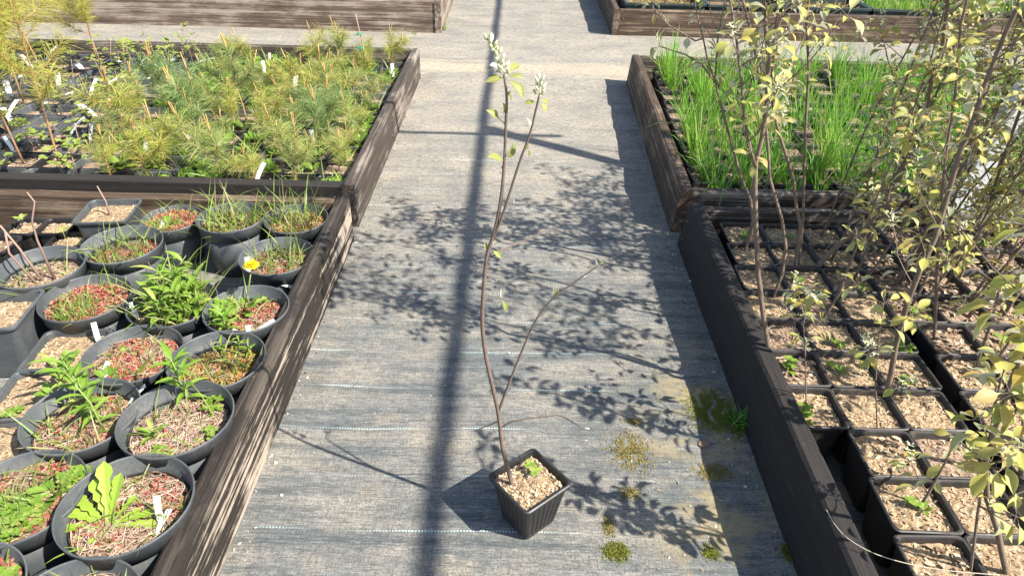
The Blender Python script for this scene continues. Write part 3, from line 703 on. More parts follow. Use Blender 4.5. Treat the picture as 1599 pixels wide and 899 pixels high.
# ------------------------------------------------------------------ pines
def pine_variant(h, n, L, tall=False, br=3, seed=0):
    st, nd, cd = MB(), MB(), MB(); lean = (R.gauss(0, .06), R.gauss(0, .06))
    path = [Vector((lean[0]*u*h+noise.noise((u*3, seed, 0))*.02*u, lean[1]*u*h+noise.noise((u*3, seed, 5))*.02*u, h*u)) for u in [i/8 for i in range(9)]]
    r0 = .0055 if tall else .004
    st.tube(path, [r0*(1-.55*i/8) for i in range(9)], 6)
    axes = [(path, .32 if tall else .22)]
    for b_ in range(br):
        u = (R.uniform(.32, .9) if tall else R.uniform(.3, .75)); k = min(7, int(u*8)); q = path[k]; a = R.uniform(0, 6.28); bl = h*R.uniform(.16, .3) if tall else h*R.uniform(.25, .5)
        bp = [q+Vector((math.cos(a)*bl*v, math.sin(a)*bl*v, bl*v*(.35+.5*v))) for v in (0, .33, .66, 1)]
        st.tube(bp, [r0*.5, r0*.45, r0*.4, r0*.3], 5); axes.append((bp, .15))
    tot = sum((len(a)-1)*(a[-1]-a[0]).length for a, _ in axes)
    for a, lo in axes:
        k = int(n*((a[-1]-a[0]).length*(1-lo))/sum((b_[-1]-b_[0]).length*(1-l) for b_, l in axes))
        for _ in range(k):
            u = lo+(1-lo)*R.random()**.8; f = u*(len(a)-1); i = min(len(a)-2, int(f)); q = a[i].lerp(a[i+1], f-i); ax = (a[i+1]-a[i]).normalized()
            ang = R.uniform(0, 6.28); o = ax.orthogonal().normalized(); o = o*math.cos(ang)+ax.cross(o)*math.sin(ang)
            d = ax*R.uniform(.15, 1.1)+o
            nd.blade(q, d, L*R.uniform(.6, 1.2), .0015, R.uniform(.1, .7), 2)
        e = a[-1]; ax = (a[-1]-a[-2]).normalized(); ax = (ax+Vector((0, 0, 1.5))).normalized()
        for c in range(R.choice((2, 3, 3, 4)) if a is path else R.choice((0, 0, 0, 1))):
            dd = (ax+Vector((R.gauss(0, .09), R.gauss(0, .09), 0))).normalized(); l = R.uniform(.03, .08)
            cd.tube([e-dd*.004, e+dd*l*.3, e+dd*l*.8, e+dd*l], [.0018, .0025, .0022, .0008], 6)
    return (st.mesh('stem', 'pine_stem', True), nd.mesh('needles', 'needles_tall' if tall else 'needles'), cd.mesh('shoots', 'candle', True))
PINES = [pine_variant(h, n, L, False, br, i) for i, (h, n, L, br) in enumerate(((.20, 560, .075, 3), (.24, 640, .08, 3), (.17, 500, .07, 3), (.28, 600, .075, 2), (.22, 680, .085, 4), (.15, 420, .07, 2)))]
TPINES = [pine_variant(h, n, L, True, br, i+20) for i, (h, n, L, br) in enumerate(((.80, 2600, .085, 9), (.95, 3000, .09, 10), (.70, 2400, .08, 8)))]
def weed_variant():
    l = MB()
    for _ in range(R.randint(2, 4)): oval_weed(l, (R.uniform(-.035, .035), R.uniform(-.035, .035), 0), R.randint(6, 9), R.uniform(.05, .085))
    blades(l, [(R.uniform(-.04, .04), R.uniform(-.04, .04)) for _ in range(14)], 0, (.06, .16), .006, .4, .6, 4)
    return l.mesh('weeds', 'weed')
WEEDS = [weed_variant() for _ in range(4)]
def seedling_variant(h, n):
    l, s = MB(), MB(); x = R.gauss(0, .02)
    s.tube([(0, 0, -.01), (x*.6, R.gauss(0, .006), h*.5), (x, 0, h)], [.0022, .0018, .001], 5)
    for i in range(n):
        u = R.uniform(.35, 1); a = i*2.4; q = Vector((x*u, 0, h*u)); e = q+Vector((math.cos(a), math.sin(a), .5)).normalized()*R.uniform(.005, .03)
        for k in range(3):
            aa = a+(k-1)*.9; l.leaf(e, (math.cos(aa), math.sin(aa), R.uniform(.1, .6)), (0, 0, 1), R.uniform(.014, .024), .014, .2, .4, (.15, .7, 1, .8, .3))
    return s.mesh('stem', 'twig', True), l.mesh('leaves', 'seedling')
SEEDS = [seedling_variant(h, n) for h, n in ((.10, 9), (.14, 12), (.08, 7), (.18, 12))]

ORD = ['first', 'second', 'third', 'fourth', 'fifth', 'sixth', 'seventh', 'eighth', 'ninth', 'tenth', 'eleventh', 'twelfth']+[f'{i}th' for i in range(13, 30)]
PITCH_ = .153
PA = pot_set(3, .135, .069, .055, .112, 'pot_black', 'soil_litter', nch=70)
PB = pot_set(3, .135, .069, .055, .100, 'pot_grey', 'soil_litter', nch=70)
PC = pot_set(2, .135, .069, .055, .112, 'pot_black', 'soil_brown', nch=60, chipmat='litter')
tallspots = [(129, 252, 0), (43, 268, 2), (35, 161, 1), (114, 84, 0), (58, 119, 1), (-20, 190, 0), (10, 110, 2), (-60, 240, 1), (150, 92, 2), (-10, 75, 1)]
tallpos = []
for px, py, v in tallspots:
    q = U(px, py, .112); tallpos.append((q.x, q.y, v))
G_P = 'pine seedlings in square pots'; cnt = 0
def where(what, c, r, board): return f'{what}, {ORD[c]} pot from path-side board, {ORD[r]} row from {board}'
for r in range(12):
    for c in range(17):
        x = -.76-c*PITCH_+R.uniform(-.004, .004); y = 2.635+r*PITCH_+R.uniform(-.004, .004)
        if not inframe((x, y, .15), 60): continue
        px, py = PR((x, y, .13)); cnt += 1; rz = R.gauss(0, .025)
        tl = [k for k in tallpos if abs(k[0]-x) < PITCH_*.5 and abs(k[1]-y) < PITCH_*.5]
        pineside = px > 238+(170-py)*.9+R.uniform(-25, 25)      # the pines fill the path side of the bed
        if tl:
            t = thing('potted_pine', where('tall thin pine', c, r, 'black board'), 'potted pine', (x, y, 0), rz, 'tall pines at the far side of the pine bed')
            base_pot(t, PA, cnt); s_, n_, c_ = TPINES[tl[0][2]]; a = R.uniform(0, 6.28)
            lean = (R.gauss(0, .03), -.10 if px < 200 else 0, a)
            obj('stem', s_, t, (0, 0, .105), lean); obj('needles', n_, t, (0, 0, .105), lean, stuff=True); obj('shoots', c_, t, (0, 0, .105), lean, stuff=True)
        elif pineside:
            k = R.random()
            if k < .72 or (c == 1 and r == 10):
                t = thing('potted_pine', where('low pine seedling', c, r, 'black board'), 'potted pine', (x, y, 0), rz, G_P)
                base_pot(t, PA if R.random() < .6 else PB, cnt); s_, n_, c_ = PINES[R.randrange(6)]; a = R.uniform(0, 6.28); sc = R.choice((.6, .72, .8, .88, .95, 1.05, 1.25)); le = (R.gauss(0, .1), R.gauss(0, .1), a)
                obj('stem', s_, t, (0, 0, .1), le, sc); obj('needles', n_, t, (0, 0, .1), le, sc, stuff=True); obj('shoots', c_, t, (0, 0, .1), le, sc, stuff=True)
                if R.random() < .75: obj('weeds', WEEDS[R.randrange(4)], t, (0, 0, .11), (0, 0, R.uniform(0, 6)), R.uniform(.7, 1.2))
                if c == 1 and r == 10:
                    t['label'] = 'pine seedling tied to a thin stake with green ties near the bed corner'; t['group'] = 'staked pine'
                    m = MB(); m.tube([(.02, 0, .09), (.012, 0, .3), (-.012, .0, .47)], .0035, 6); sk = obj('stake', m.mesh('stake', 'twig', True), t)
                    m = MB()
                    for zz in (.28, .36): m.tube([(.0+.016*math.cos(q), .016*math.sin(q), zz) for q in [i*.7 for i in range(10)]], .003, 5); m.tube([(.01, -.01, zz), (-.03, -.01, zz-.012)], .002, 4)
                    obj('tie', m.mesh('tie', 'tie_green'), sk)
            else:
                t = thing('potted_weeds', where('pot of weeds among pines', c, r, 'black board'), 'potted plant', (x, y, 0), rz, 'weedy pots among the pines')
                base_pot(t, PC, cnt); obj('weeds', WEEDS[R.randrange(4)], t, (0, 0, .11), (0, 0, R.uniform(0, 6)), R.uniform(.9, 1.25))
            if R.random() < .14:
                label_at(t, R.uniform(-.03, .03), -.035, .105, R.uniform(-.6, .6), R.uniform(-.5, .5), R.randrange(3), 1.1)
        else:
            k = R.random()
            if k < .62:
                t = thing('potted_seedling', where('leafy twig seedling', c, r, 'black board'), 'potted plant', (x, y, 0), rz, 'leafy twig seedlings in the pine bed')
                base_pot(t, PB if R.random() < .75 else PA, cnt)
                for _ in range(R.randint(1, 2)):
                    s_, l_ = SEEDS[R.randrange(4)]; q = (R.uniform(-.03, .03), R.uniform(-.03, .03), .103); a = (R.gauss(0, .15), R.gauss(0, .15), R.uniform(0, 6)); sc = R.uniform(.9, 1.5)
                    obj('stem', s_, t, q, a, sc); obj('leaves', l_, t, q, a, sc)
            else:
                t = thing('plant_pot', where('bare soil pot near pines', c, r, 'black board'), 'plant pot', (x, y, 0), rz, 'bare pots in the pine bed')
                base_pot(t, PB, cnt)
            if R.random() < .42:
                label_at(t, R.uniform(-.03, .03), R.uniform(-.04, .0), .105, R.uniform(-1.2, 1.2), R.uniform(-1.2, -.3), R.randrange(3), R.uniform(1.0, 1.4))

# ------------------------------------------------------------------ chives
def chive_variant(n, L, w=.0034, bend=.5):
    m = MB()
    for _ in range(n):
        a = R.uniform(0, 6.28); q = .028*math.sqrt(R.random()); o = (q*math.cos(a), q*math.sin(a))
        d = Vector((o[0]*6+R.gauss(0, .14), o[1]*6+R.gauss(0, .14), 1)); m.blade((*o, 0), d, R.uniform(.55, 1.1)*L, w, bend*R.random()*(2.6 if R.random() < .2 else 1), 4)
    return m.mesh('blades', 'chive')
CHIVES = [chive_variant(int(n*.7), L*1.1, .0042, b_) for n, L, b_ in ((42, .22, .6), (55, .25, .8), (34, .19, .5), (60, .27, 1.0), (26, .2, .4), (48, .23, .7))]
cnt = 0
for r in range(12):
    for c in range(22):
        x = .845+.0065*r*1.2+c*PITCH_+R.uniform(-.004, .004); y = 2.66+r*PITCH_+R.uniform(-.004, .004)
        if not inframe((x, y, .2), 70) or x > 4.2: continue
        cnt += 1; k = R.random(); rz = R.gauss(0, .02)
        if k < .86:
            t = thing('potted_chives', where('chive tuft', c, r, 'shrub bed'), 'potted chives', (x, y, 0), rz, 'chives in square pots')
            base_pot(t, PA, cnt)
            for _ in range(R.choice((1, 1, 2))):
                obj('blades', CHIVES[R.randrange(6)], t, (R.uniform(-.02, .02), R.uniform(-.02, .02), .108), (R.gauss(0, .05), R.gauss(0, .05), R.uniform(0, 6)), R.uniform(.75, 1.15), stuff=True)
        else:
            t = thing('plant_pot', where('bare pot among chives', c, r, 'shrub bed'), 'plant pot', (x, y, 0), rz, 'bare pots among the chives')
            base_pot(t, PA, cnt)

# ------------------------------------------------------------------ juneberry leaves and shrubs
def june_leaf(fold, curl, wd):
    m = MB(); m.leaf((0, 0, 0), (1, 0, 0), (0, 0, 1), 1.0, wd, fold, curl, (.06, .10, .62, .96, 1.0, .80, .42, .02)); 
    return m.mesh('leaf', 'juneberry_leaf', True)
JL = [june_leaf(f, c, w_) for f, c, w_ in ((.30, .5, .50), (.55, .8, .52), (.8, .6, .5), (.2, 1.0, .48), (1.1, .4, .46))]
JL_RAW = []
for f, c, w_ in ((.3, .5, .5), (.55, .8, .5), (.8, .6, .5)):
    JL_RAW.append((f, c, w_))
def leaf_matrix(p, d, up, L):
    d = Vector(d).normalized(); up = Vector(up); up = up-d*up.dot(d); up = up.normalized() if up.length > 1e-3 else d.orthogonal().normalized()
    sd = up.cross(d)
    return Matrix(((d.x*L, sd.x*L, up.x*L, p.x), (d.y*L, sd.y*L, up.y*L, p.y), (d.z*L, sd.z*L, up.z*L, p.z), (0, 0, 0, 1)))
class Shrub:
    def __init__(s, t):
        s.t = t; s.stem = MB(); s.mass = MB(); s.fl = MB(); s.n = 0
    def leaf(s, p, d, up, L):
        if s.n < 280 and inframe(p, 12) and inframe(p+Vector(d).normalized()*L, 12):
            o = bpy.data.objects.new('leaf', JL[R.randrange(5)]); C.objects.link(o); o.parent = s.t
            o.matrix_local = s.t.matrix_basis.inverted() @ leaf_matrix(p, d, up, L); s.n += 1
        else:
            f, c, w_ = JL_RAW[R.randrange(3)]
            q = s.loc(p); s.mass.leaf(q, d, up, L, L*w_, f, c, (.08, .7, 1, .75, .05))
    def loc(s, p): return p-s.t.location
    def tube(s, pts, rs, n=6): s.stem.tube([s.loc(Vector(p)) for p in pts], rs, n)
    def cluster(s, p, ax, n, L):
        a0 = R.uniform(0, 6.28); ax = Vector(ax).normalized(); o = ax.orthogonal().normalized(); o2 = ax.cross(o)
        for i in range(n):
            a = a0+i*2.4; rd = o*math.cos(a)+o2*math.sin(a)
            d = ax*R.uniform(.1, .9)+rd+Vector((0, 0, -R.uniform(.0, .7))); up = Vector((0, 0, 1))+ax*.4+Vector((R.gauss(0, .35), R.gauss(0, .35), 0))
            st = p+d.normalized()*R.uniform(.006, .016)
            s.stem.tube([s.loc(p), s.loc(st)], .0007, 3, False)
            s.leaf(st, d, up, L*R.uniform(.6, 1.15))
    def blossom(s, p, ax, n=14):
        ax = Vector(ax).normalized()
        for i in range(n):
            q = p+ax*(i*.0035)+Vector((R.gauss(0, .006), R.gauss(0, .006), R.gauss(0, .003)))
            if R.random() < .5: s.fl.blob(s.loc(q), R.uniform(.002, .0036), 1.4)
            else:
                for k in range(4):
                    a = R.uniform(0, 6.28); s.fl.leaf(s.loc(q), (math.cos(a), math.sin(a), R.uniform(-.3, .8)), (0, 0, 1), .010, .0035, .1, .2, (.4, 1, 0))
    def twig(s, p, d, L, lf, dens=1.0, r=.0018):
        d = Vector(d).normalized(); k = max(3, int(L/.035)); pts = [Vector(p)]; dd = d.copy()
        for i in range(k):
            dd = (dd+Vector((R.gauss(0, .12), R.gauss(0, .12), .10+R.gauss(0, .08)))).normalized(); pts.append(pts[-1]+dd*(L/k))
        s.tube(pts, [r*(1-.6*i/k) for i in range(k+1)], 5)
        for i in range(1, k):
            if R.random() < .72*dens: s.cluster(pts[i], dd, R.randint(2, 4), lf)
        s.cluster(pts[-1], dd, R.randint(4, 7), lf)
        if R.random() < .26: s.blossom(pts[-1], dd+Vector((0, 0, .6)), R.randint(8, 18))
    def grow(s, path, r0, leafz=.35, lf=.046, dens=1.0, step=.07, tl=(.05, .2)):
        """path: world points; stem tapers, twigs leave it above leafz"""
        k = len(path); s.tube(path, [r0*(1-.72*i/(k-1)) for i in range(k)], 7)
        L = 0
        for i in range(k-1):
            seg = path[i+1]-path[i]; n = max(1, int(seg.length/.02))
            for j in range(n):
                q = path[i]+seg*(j/n); L += seg.length/n
                if q.z > leafz and L > step*(.7 if q.z > .72 else 1.15)*R.uniform(.7, 1.5):
                    L = 0; a = R.uniform(0, 6.28); d = Vector((math.cos(a), math.sin(a), R.uniform(.4, 1.3)))
                    u = R.random()
                    if R.random() < .25:
                        e_ = q+d.normalized()*R.uniform(.05, .2); s.tube([q, q.lerp(e_, .5)+Vector((R.gauss(0, .006), R.gauss(0, .006), 0)), e_], [.0016, .0012, .0007], 4)
                    if u < .68*dens: s.twig(q, d, R.uniform(*tl), lf, dens)
                    elif u < .95*dens: s.cluster(q, d, R.randint(1, 3), lf)
        s.cluster(path[-1], path[-1]-path[-2], 6, lf)
    def done(s):
        if s.stem.f: obj('stem', s.stem.mesh('stem', 'bark', True), s.t)
        if s.mass.f: obj('foliage', s.mass.mesh('foliage', 'juneberry_mass'), s.t, stuff=True)
        if s.fl.f: obj('blossom', s.fl.mesh('blossom', 'bud'), s.t, stuff=True)

PD = pot_set(4, .16, .071, .055, .142, 'pot_dull', 'soil_tan', lip=.0045, nch=170)
PE = pot_set(2, .16, .071, .055, .138, 'pot_dull', 'soil_litter', lip=.0045, nch=110, chipmat='litter')
LITTER = []
for _ in range(3):
    m = MB()
    for i in range(22): m.leaf((R.uniform(-.06, .06), R.uniform(-.06, .06), R.uniform(.003, .012)), (R.gauss(0, 1), R.gauss(0, 1), R.gauss(0, .15)), (0, 0, 1), R.uniform(.012, .026), .012, .3, R.uniform(-.5, .6), (.1, .8, 1, .7, .05))
    LITTER.append(m.mesh('leaf_litter', 'litter'))
SPROUT = []
for _ in range(3):
    m = MB(); oval_weed(m, (0, 0, .004), R.randint(4, 6), .03); clover(m, disc_pts(5, .02, .02, .01), 0, .014); SPROUT.append(m.mesh('sprout', 'weed'))
# stems seen in the photograph: polyline of pixels from the soil upwards, radius, leafy from height, extra height beyond the frame
STEMS = [
    ([(1203, 563), (1190, 480), (1184, 430), (1180, 351), (1179, 290), (1180, 257), (1190, 215), (1197, 165), (1200, 92), (1192, 0)], .0085, .76, .5),
    ([(1180, 262), (1172, 235), (1162, 180), (1157, 120), (1150, 60), (1140, 0)], .0045, .74, .35),
    ([(1163, 394), (1176, 345), (1172, 312), (1155, 272), (1141, 220), (1126, 165), (1117, 128)], .0075, .70, .25),
    ([(1207, 465), (1221, 429), (1227, 387), (1221, 344), (1208, 300), (1202, 279), (1199, 228), (1186, 120), (1175, 60), (1160, 0)], .0065, .76, .5),
    ([(1241, 419), (1249, 351), (1243, 323), (1238, 279), (1222, 228), (1212, 195), (1204, 150), (1206, 70), (1215, 0)], .007, .74, .4),
    ([(1246, 415), (1253, 350), (1255, 290), (1256, 220), (1262, 110), (1258, 37), (1262, 0)], .006, .74, .4),
    ([(1271, 422), (1300, 390), (1353, 351), (1385, 312), (1426, 238), (1448, 183), (1455, 128), (1474, 66), (1480, 0)], .010, .5, .5),
    ([(1282, 502), (1310, 458), (1325, 415), (1346, 365), (1372, 300), (1395, 250)], .0055, .3, .12),
    ([(1384, 618), (1392, 580), (1398, 543), (1417, 472), (1437, 422), (1460, 372), (1481, 301), (1500, 235), (1518, 195), (1540, 128), (1566, 62), (1591, 7)], .009, .5, .5),
    ([(1459, 529), (1462, 458), (1465, 380), (1470, 310), (1478, 230), (1492, 140), (1500, 40)], .006, .4, .4),
    ([(1499, 433), (1521, 383), (1542, 333), (1560, 270), (1590, 180)], .007, .35, .5),
    ([(1437, 790), (1461, 749), (1475, 722), (1490, 690)], .0045, .19, .02),
    ([(1516, 892), (1527, 801), (1538, 726), (1552, 635), (1560, 600)], .004, .35, .05),
    ([(1572, 896), (1557, 824), (1542, 779), (1540, 722), (1561, 654), (1580, 598), (1599, 545)], .0075, .36, .3),
    ([(1595, 749), (1598, 690), (1604, 600), (1620, 500)], .009, .4, .5),
    ([(1259, 643), (1258, 560), (1255, 508), (1264, 454)], .0028, .33, .0),
    ([(1370, 677), (1367, 598), (1372, 530), (1378, 485)], .0028, .30, .02),
    ([(1237, 531), (1241, 508), (1243, 495)], .004, .3, .0),
    ([(1335, 392), (1348, 372), (1440, 200), (1475, 120), (1500, 40)], .006, .5, .4),
]
# branch arching out over the path
pots = {}
def pot_at(x, y):
    best = None
    for k, (q, t) in pots.items():
        d = max(abs(q[0]-x), abs(q[1]-y))
        if best is None or d < best[0]: best = (d, k)
    return best[1]
desc_n = 0
for r in range(11):
    for c in range(9):
        if r >= 7 and c == 0: continue
        x = .79-.012*r+c*.149+.074+(.05 if c >= 3 and r >= 4 else 0)+R.uniform(-.002, .002); y = 2.255-r*.154+R.uniform(-.002, .002)
        if not inframe((x, y, .16), 40): continue
        pots[(r, c)] = ((x, y), thing('potted_shrub', 'leafy young shrub', 'potted shrub', (x, y, 0), R.gauss(0, .015)))
bpy.context.view_layer.update()
shr = {}
def path3(pix, z0, extra):
    b0 = U(*pix[0], z0); Y = b0.y; pts = [b0-Vector((0, 0, .015)), b0]
    for i, (px, py) in enumerate(pix[1:]): pts.append(UY(px, py, Y+.012*math.sin(i*1.7)))
    if extra > .01:
        d = (pts[-1]-pts[-2]).normalized(); d = (d+Vector((0, 0, .8))).normalized(); k = int(extra/.08)+1
        for i in range(k): d = (d+Vector((R.gauss(0, .07), R.gauss(0, .07), .05))).normalized(); pts.append(pts[-1]+d*(extra/k))
    return pts
par = {1: 0}
for i, (pix, r0, lz, ex) in enumerate(STEMS):
    if i in par:
        Y = U(*STEMS[par[i]][0][0], .14).y; pts = [UY(x, y, Y-.006*j) for j, (x, y) in enumerate(pix)]
        d = (pts[-1]-pts[-2]).normalized()
        for q in range(4): d = (d+Vector((R.gauss(0, .08), R.gauss(0, .08), .05))).normalized(); pts.append(pts[-1]+d*(ex/4))
        k = pot_at(*[U(*STEMS[par[i]][0][0], .14)[j] for j in (0, 1)])
    else:
        pts = path3(pix, .14, ex); k = pot_at(pts[0].x, pts[0].y)
    t = pots[k][1]
    if k not in shr: shr[k] = Shrub(t); shr[k].info = []
    S = shr[k]; S.info.append(i)
    big = .050 if pts[0].y < 1.2 else .039
    S.grow(pts, r0*.9, lz*.95, big, 1.0, .040, (.07, .26) if lz > .4 else (.03, .10))
    if i == 2:      # arching twig over the path, and drooping leafy twigs at its end
        Y = pts[1].y
        for q in ([(1117, 128), (1105, 95), (1098, 60), (1088, 20), (1084, 0)], [(1098, 60), (1086, 64), (1045, 40), (1021, 15), (1018, 4)], [(1117, 128), (1095, 100), (1070, 85), (1030, 72)]):
            pp = [UY(a, b_, Y+.008*j) for j, (a, b_) in enumerate(q)]
            S.tube(pp, [.0032-.0004*j for j in range(len(pp))], 5); S.cluster(pp[-1], pp[-1]-pp[-2], 5, .045)
            for z in pp[1:-1]:
                if R.random() < .8: S.cluster(z, (R.gauss(0, 1), R.gauss(0, 1), .4), R.randint(2, 3), .042)
# further shrubs in the deeper columns, one to three leaning stems each
for k, (q, t) in pots.items():
    if k in shr: continue
    r, c = k
    if (c >= 3 and r <= 7 and R.random() < .88) or (c == 2 and r <= 3 and R.random() < .6):
        S = shr[k] = Shrub(t); S.info = ['auto']
        for _ in range(R.choice((2, 2, 3)) if c > 3 else R.choice((1, 2))):
            h = R.uniform(.75, 1.5); lean = Vector((R.uniform(.0, .38), R.uniform(-.08, .22), 1)).normalized()
            p = Vector((q[0]+R.uniform(-.03, .03), q[1]+R.uniform(-.03, .03), .125)); pts = [p]; n_ = 9; d = lean
            for i in range(n_): d = (d+Vector((R.gauss(0, .06), R.gauss(0, .06), .03))).normalized(); pts.append(pts[-1]+d*(h/n_))
            S.grow(pts, R.uniform(.0035, .006), .25, .038, 1.0, .042, (.08, .27))
for k, (q, t) in pots.items():
    r, c = k; i = r*9+c
    lit = c >= 3 and r <= 4
    base_pot(t, PE if lit or R.random() < .12 else PD, i)
    if lit or R.random() < .25: obj('leaf_litter', LITTER[i % 3], t, (0, 0, .142), (0, 0, i*1.7), stuff=True)
    if R.random() < .35: obj('sprout', SPROUT[i % 3], t, (R.uniform(-.04, .04), R.uniform(-.05, .0), .142), (0, 0, i*2.1), R.uniform(.7, 1.2))
    if k in shr:
        S = shr[k]; inv = t.matrix_basis.inverted()
        S.done(); inf = S.info
        if 'auto' in inf:
            t['label'] = where('leaning juneberry shrub', c, r, 'chive bed')
            t['group'] = 'juneberry shrubs of the thicket' if c >= 4 else 'juneberry shrubs behind the front stems'
        else:
            t['label'] = {0: 'tall straight forked juneberry shrub beside the black board', 2: 'slim juneberry shrub arching leafy twigs over the path', 3: 'juneberry shrub with wavy grey stem behind the forked one', 4: 'juneberry shrub with paired upright stems near the grey end board', 6: 'juneberry shrub with thick stem slanting strongly towards the steel post', 7: 'small juneberry with thin slanting stem and low leaves', 8: 'juneberry shrub with long pale curving stem through the thicket', 9: 'juneberry shrub with one thin dead straight stem', 10: 'juneberry shrub with dark slanting stem beside the steel post', 11: 'short juneberry twig topped with a spray of pale leaves', 12: 'thin straight reddish juneberry sapling beside the crooked one', 13: 'crooked juneberry stem topped with large yellow leaves', 14: 'thick grey juneberry stem beside the large yellow leaves', 15: 'thin knee high juneberry whip topped with a leaf tuft beside the black board', 16: 'thin juneberry whip with a leaf tuft beside the long pale stem', 17: 'cut off juneberry stub in pale wood chips', 18: 'slanting juneberry whip behind the thick slanting stem'}.get(inf[0], 'juneberry shrub')
    else:
        t.name = 'plant_pot'; t['category'] = 'plant pot'
        t['label'] = where('stemless wood chip pot' if not lit else 'stemless litter pot', c, r, 'chive bed')
        t['group'] = 'stemless pots in the shrub bed' if not lit else 'stemless litter pots in the shrub bed'

# ------------------------------------------------------------------ the sapling standing on the path
H0 = .145; hc = Vector((.057, 1.078, 0)); hc.z = ground_z(hc.x, hc.y)-.001
t = thing('potted_sapling', 'slender juneberry sapling in a ribbed black square pot, standing alone on the path', 'potted sapling', hc, rad(40))
a, s, hs = square_pot(H0, .066, .046, .128, .012, rib=.0022, lip=.0045)
obj('pot', a.mesh('pot', 'pot_black'), t); obj('soil', s.mesh('soil', 'soil_tan'), t)
obj('wood_chips', chips_mesh(hs*.96, .128, 520, 'chips', (.0018, .0055)), t, stuff=True)
bpy.context.view_layer.update(); tinv = t.matrix_basis.inverted()
HY = hc.y-.005
def hp(pix, dy=0.0): return [tinv @ UY(x, y, HY+dy*i) for i, (x, y) in enumerate(pix)]
def hstem(pix, r0, r1, dy=0.0, name='branch', start=None):
    q = hp(pix, dy); m = MB()
    # smooth the traced line
    for _ in range(2):
        n_ = [q[0]]
        for i in range(len(q)-1): n_ += [q[i].lerp(q[i+1], .25), q[i].lerp(q[i+1], .75)]
        q = n_+[q[-1]]
    k = len(q); m.tube(q, [r0+(r1-r0)*i/(k-1) for i in range(k)], 8); return obj(name, m.mesh(name, 'bark_red', True), t)
main = [(801, 765), (797, 745), (790, 720), (783, 690), (779, 645), (766, 590), (757, 550), (752, 500), (755, 450), (760, 395), (772, 365), (783, 310), (788, 250), (790, 190), (792, 150), (787, 118)]
q = hp(main); z0 = q[0].z
stem = hstem(main, .0058, .0018, name='stem')
hstem([(771, 368), (782, 345), (795, 305), (812, 250), (828, 210), (836, 175), (842, 150)], .0028, .0015, -.003)
hstem([(779, 642), (790, 610), (812, 555), (835, 500), (862, 465), (905, 435), (935, 414)], .0030, .0011, -.004)
hstem([(782, 668), (795, 659), (812, 655), (850, 650), (875, 647), (895, 660), (912, 668)], .0022, .0009, -.004)
hstem([(780, 656), (765, 663), (740, 673)], .0016, .0007, .02)
hstem([(759, 402), (780, 392), (810, 380), (835, 368), (870, 352)], .0018, .0007, .012)
hstem([(756, 460), (770, 463), (785, 468)], .0013, .0008, -.004)
hstem([(790, 195), (780, 185), (772, 180)], .0014, .0009)
mat_leaf('sapling_leaf', [(.22, .27, .06), (.28, .31, .07), (.20, .26, .07), (.32, .30, .08)], (.50, .52, .36), .35, .5, True, (.30, .20, .06))
mat_leaf('pale_leaf', [(.62, .64, .46), (.72, .72, .58), (.66, .68, .52)], (.74, .74, .62), .3, .6, True)
JH = []
for k_, j_ in enumerate(JL):
    j2 = j_.copy(); j2.materials[0] = MATS['pale_leaf' if k_ == 4 else 'sapling_leaf']; JH.append(j2)
def hleaf(px, py, qx, qy, v, dy=0.0, tw=0.0, mat=None):
    """leaf from one pixel to another, on the sapling's own plane"""
    p = tinv @ UY(px, py, HY); e = tinv @ UY(qx, qy, HY+dy); d = e-p
    o = bpy.data.objects.new('leaf', JH[v]); C.objects.link(o); o.parent = t
    up = tinv.to_3x3() @ Vector((tw, -.5, .8)); o.matrix_local = leaf_matrix(p, d, up, d.length)
for k in ((788, 122, 758, 124, 0, -.01, 0), (786, 114, 762, 98, 4, -.02, -.9), (786, 112, 770, 110, 1, .01, 0), (793, 122, 820, 118, 2, .0, .2), (794, 124, 822, 148, 1, -.02, .3), (795, 112, 812, 96, 0, .02, .2), (793, 145, 806, 160, 3, .01, 0), (792, 150, 797, 142, 2, 0, 0),
          (780, 186, 764, 170, 1, -.01, -.4), (786, 180, 790, 162, 0, -.01, .4), (790, 250, 806, 225, 2, .0, .6), (788, 252, 766, 240, 0, -.02, -.3), (787, 256, 784, 268, 3, 0, 0), (838, 162, 818, 158, 0, .0, -.2), (843, 160, 858, 172, 3, -.01, .4), (844, 158, 862, 160, 1, .01, .3), (829, 208, 826, 184, 4, 0, .8), (822, 232, 828, 246, 2, 0, .3), (820, 236, 824, 222, 0, 0, .3),
          (768, 390, 785, 402, 1, -.01, 0), (762, 392, 757, 378, 2, 0, -.3), (766, 382, 774, 376, 4, 0, 0), (784, 468, 794, 486, 1, -.01, .2), (784, 468, 783, 451, 4, 0, 0), (783, 470, 779, 482, 4, 0, 0),
          (863, 464, 866, 446, 4, 0, .2), (863, 463, 872, 452, 2, 0, .2), (905, 435, 916, 430, 4, 0, 0), (932, 416, 931, 405, 4, 0, 0), (936, 414, 943, 408, 2, 0, .2), (811, 560, 814, 552, 4, 0, 0), (876, 646, 884, 641, 4, 0, 0), (912, 668, 922, 669, 4, 0, 0), (768, 462, 764, 456, 4, 0, 0), (804, 320, 802, 310, 4, 0, 0)):
    hleaf(*k)
def raceme(pix, n, r):
    m = MB(); q = hp(pix)
    for i in range(n):
        u = i/(n-1)*(len(q)-1); k = min(len(q)-2, int(u)); p = q[k].lerp(q[k+1], u-k)
        a = i*2.4; o = Vector((math.cos(a), math.sin(a), .5))*.006*(1.2-.6*i/n)
        m.tube([p, p+o*.9], .0007, 4); e = p+o*.7; dd = (o+Vector((0, 0, .007))).normalized()
        m.tube([e, e+dd*.0035, e+dd*.0075, e+dd*.011], [.0012, r, r*.8, .0004], 6)
    m.tube(q, .0012, 5)
    obj('flower_bud', m.mesh('flower_bud', 'bud', True), t, label='cream flower buds in a spike')
raceme([(789, 120), (784, 105), (778, 90), (770, 76), (762, 62)], 24, .0030)
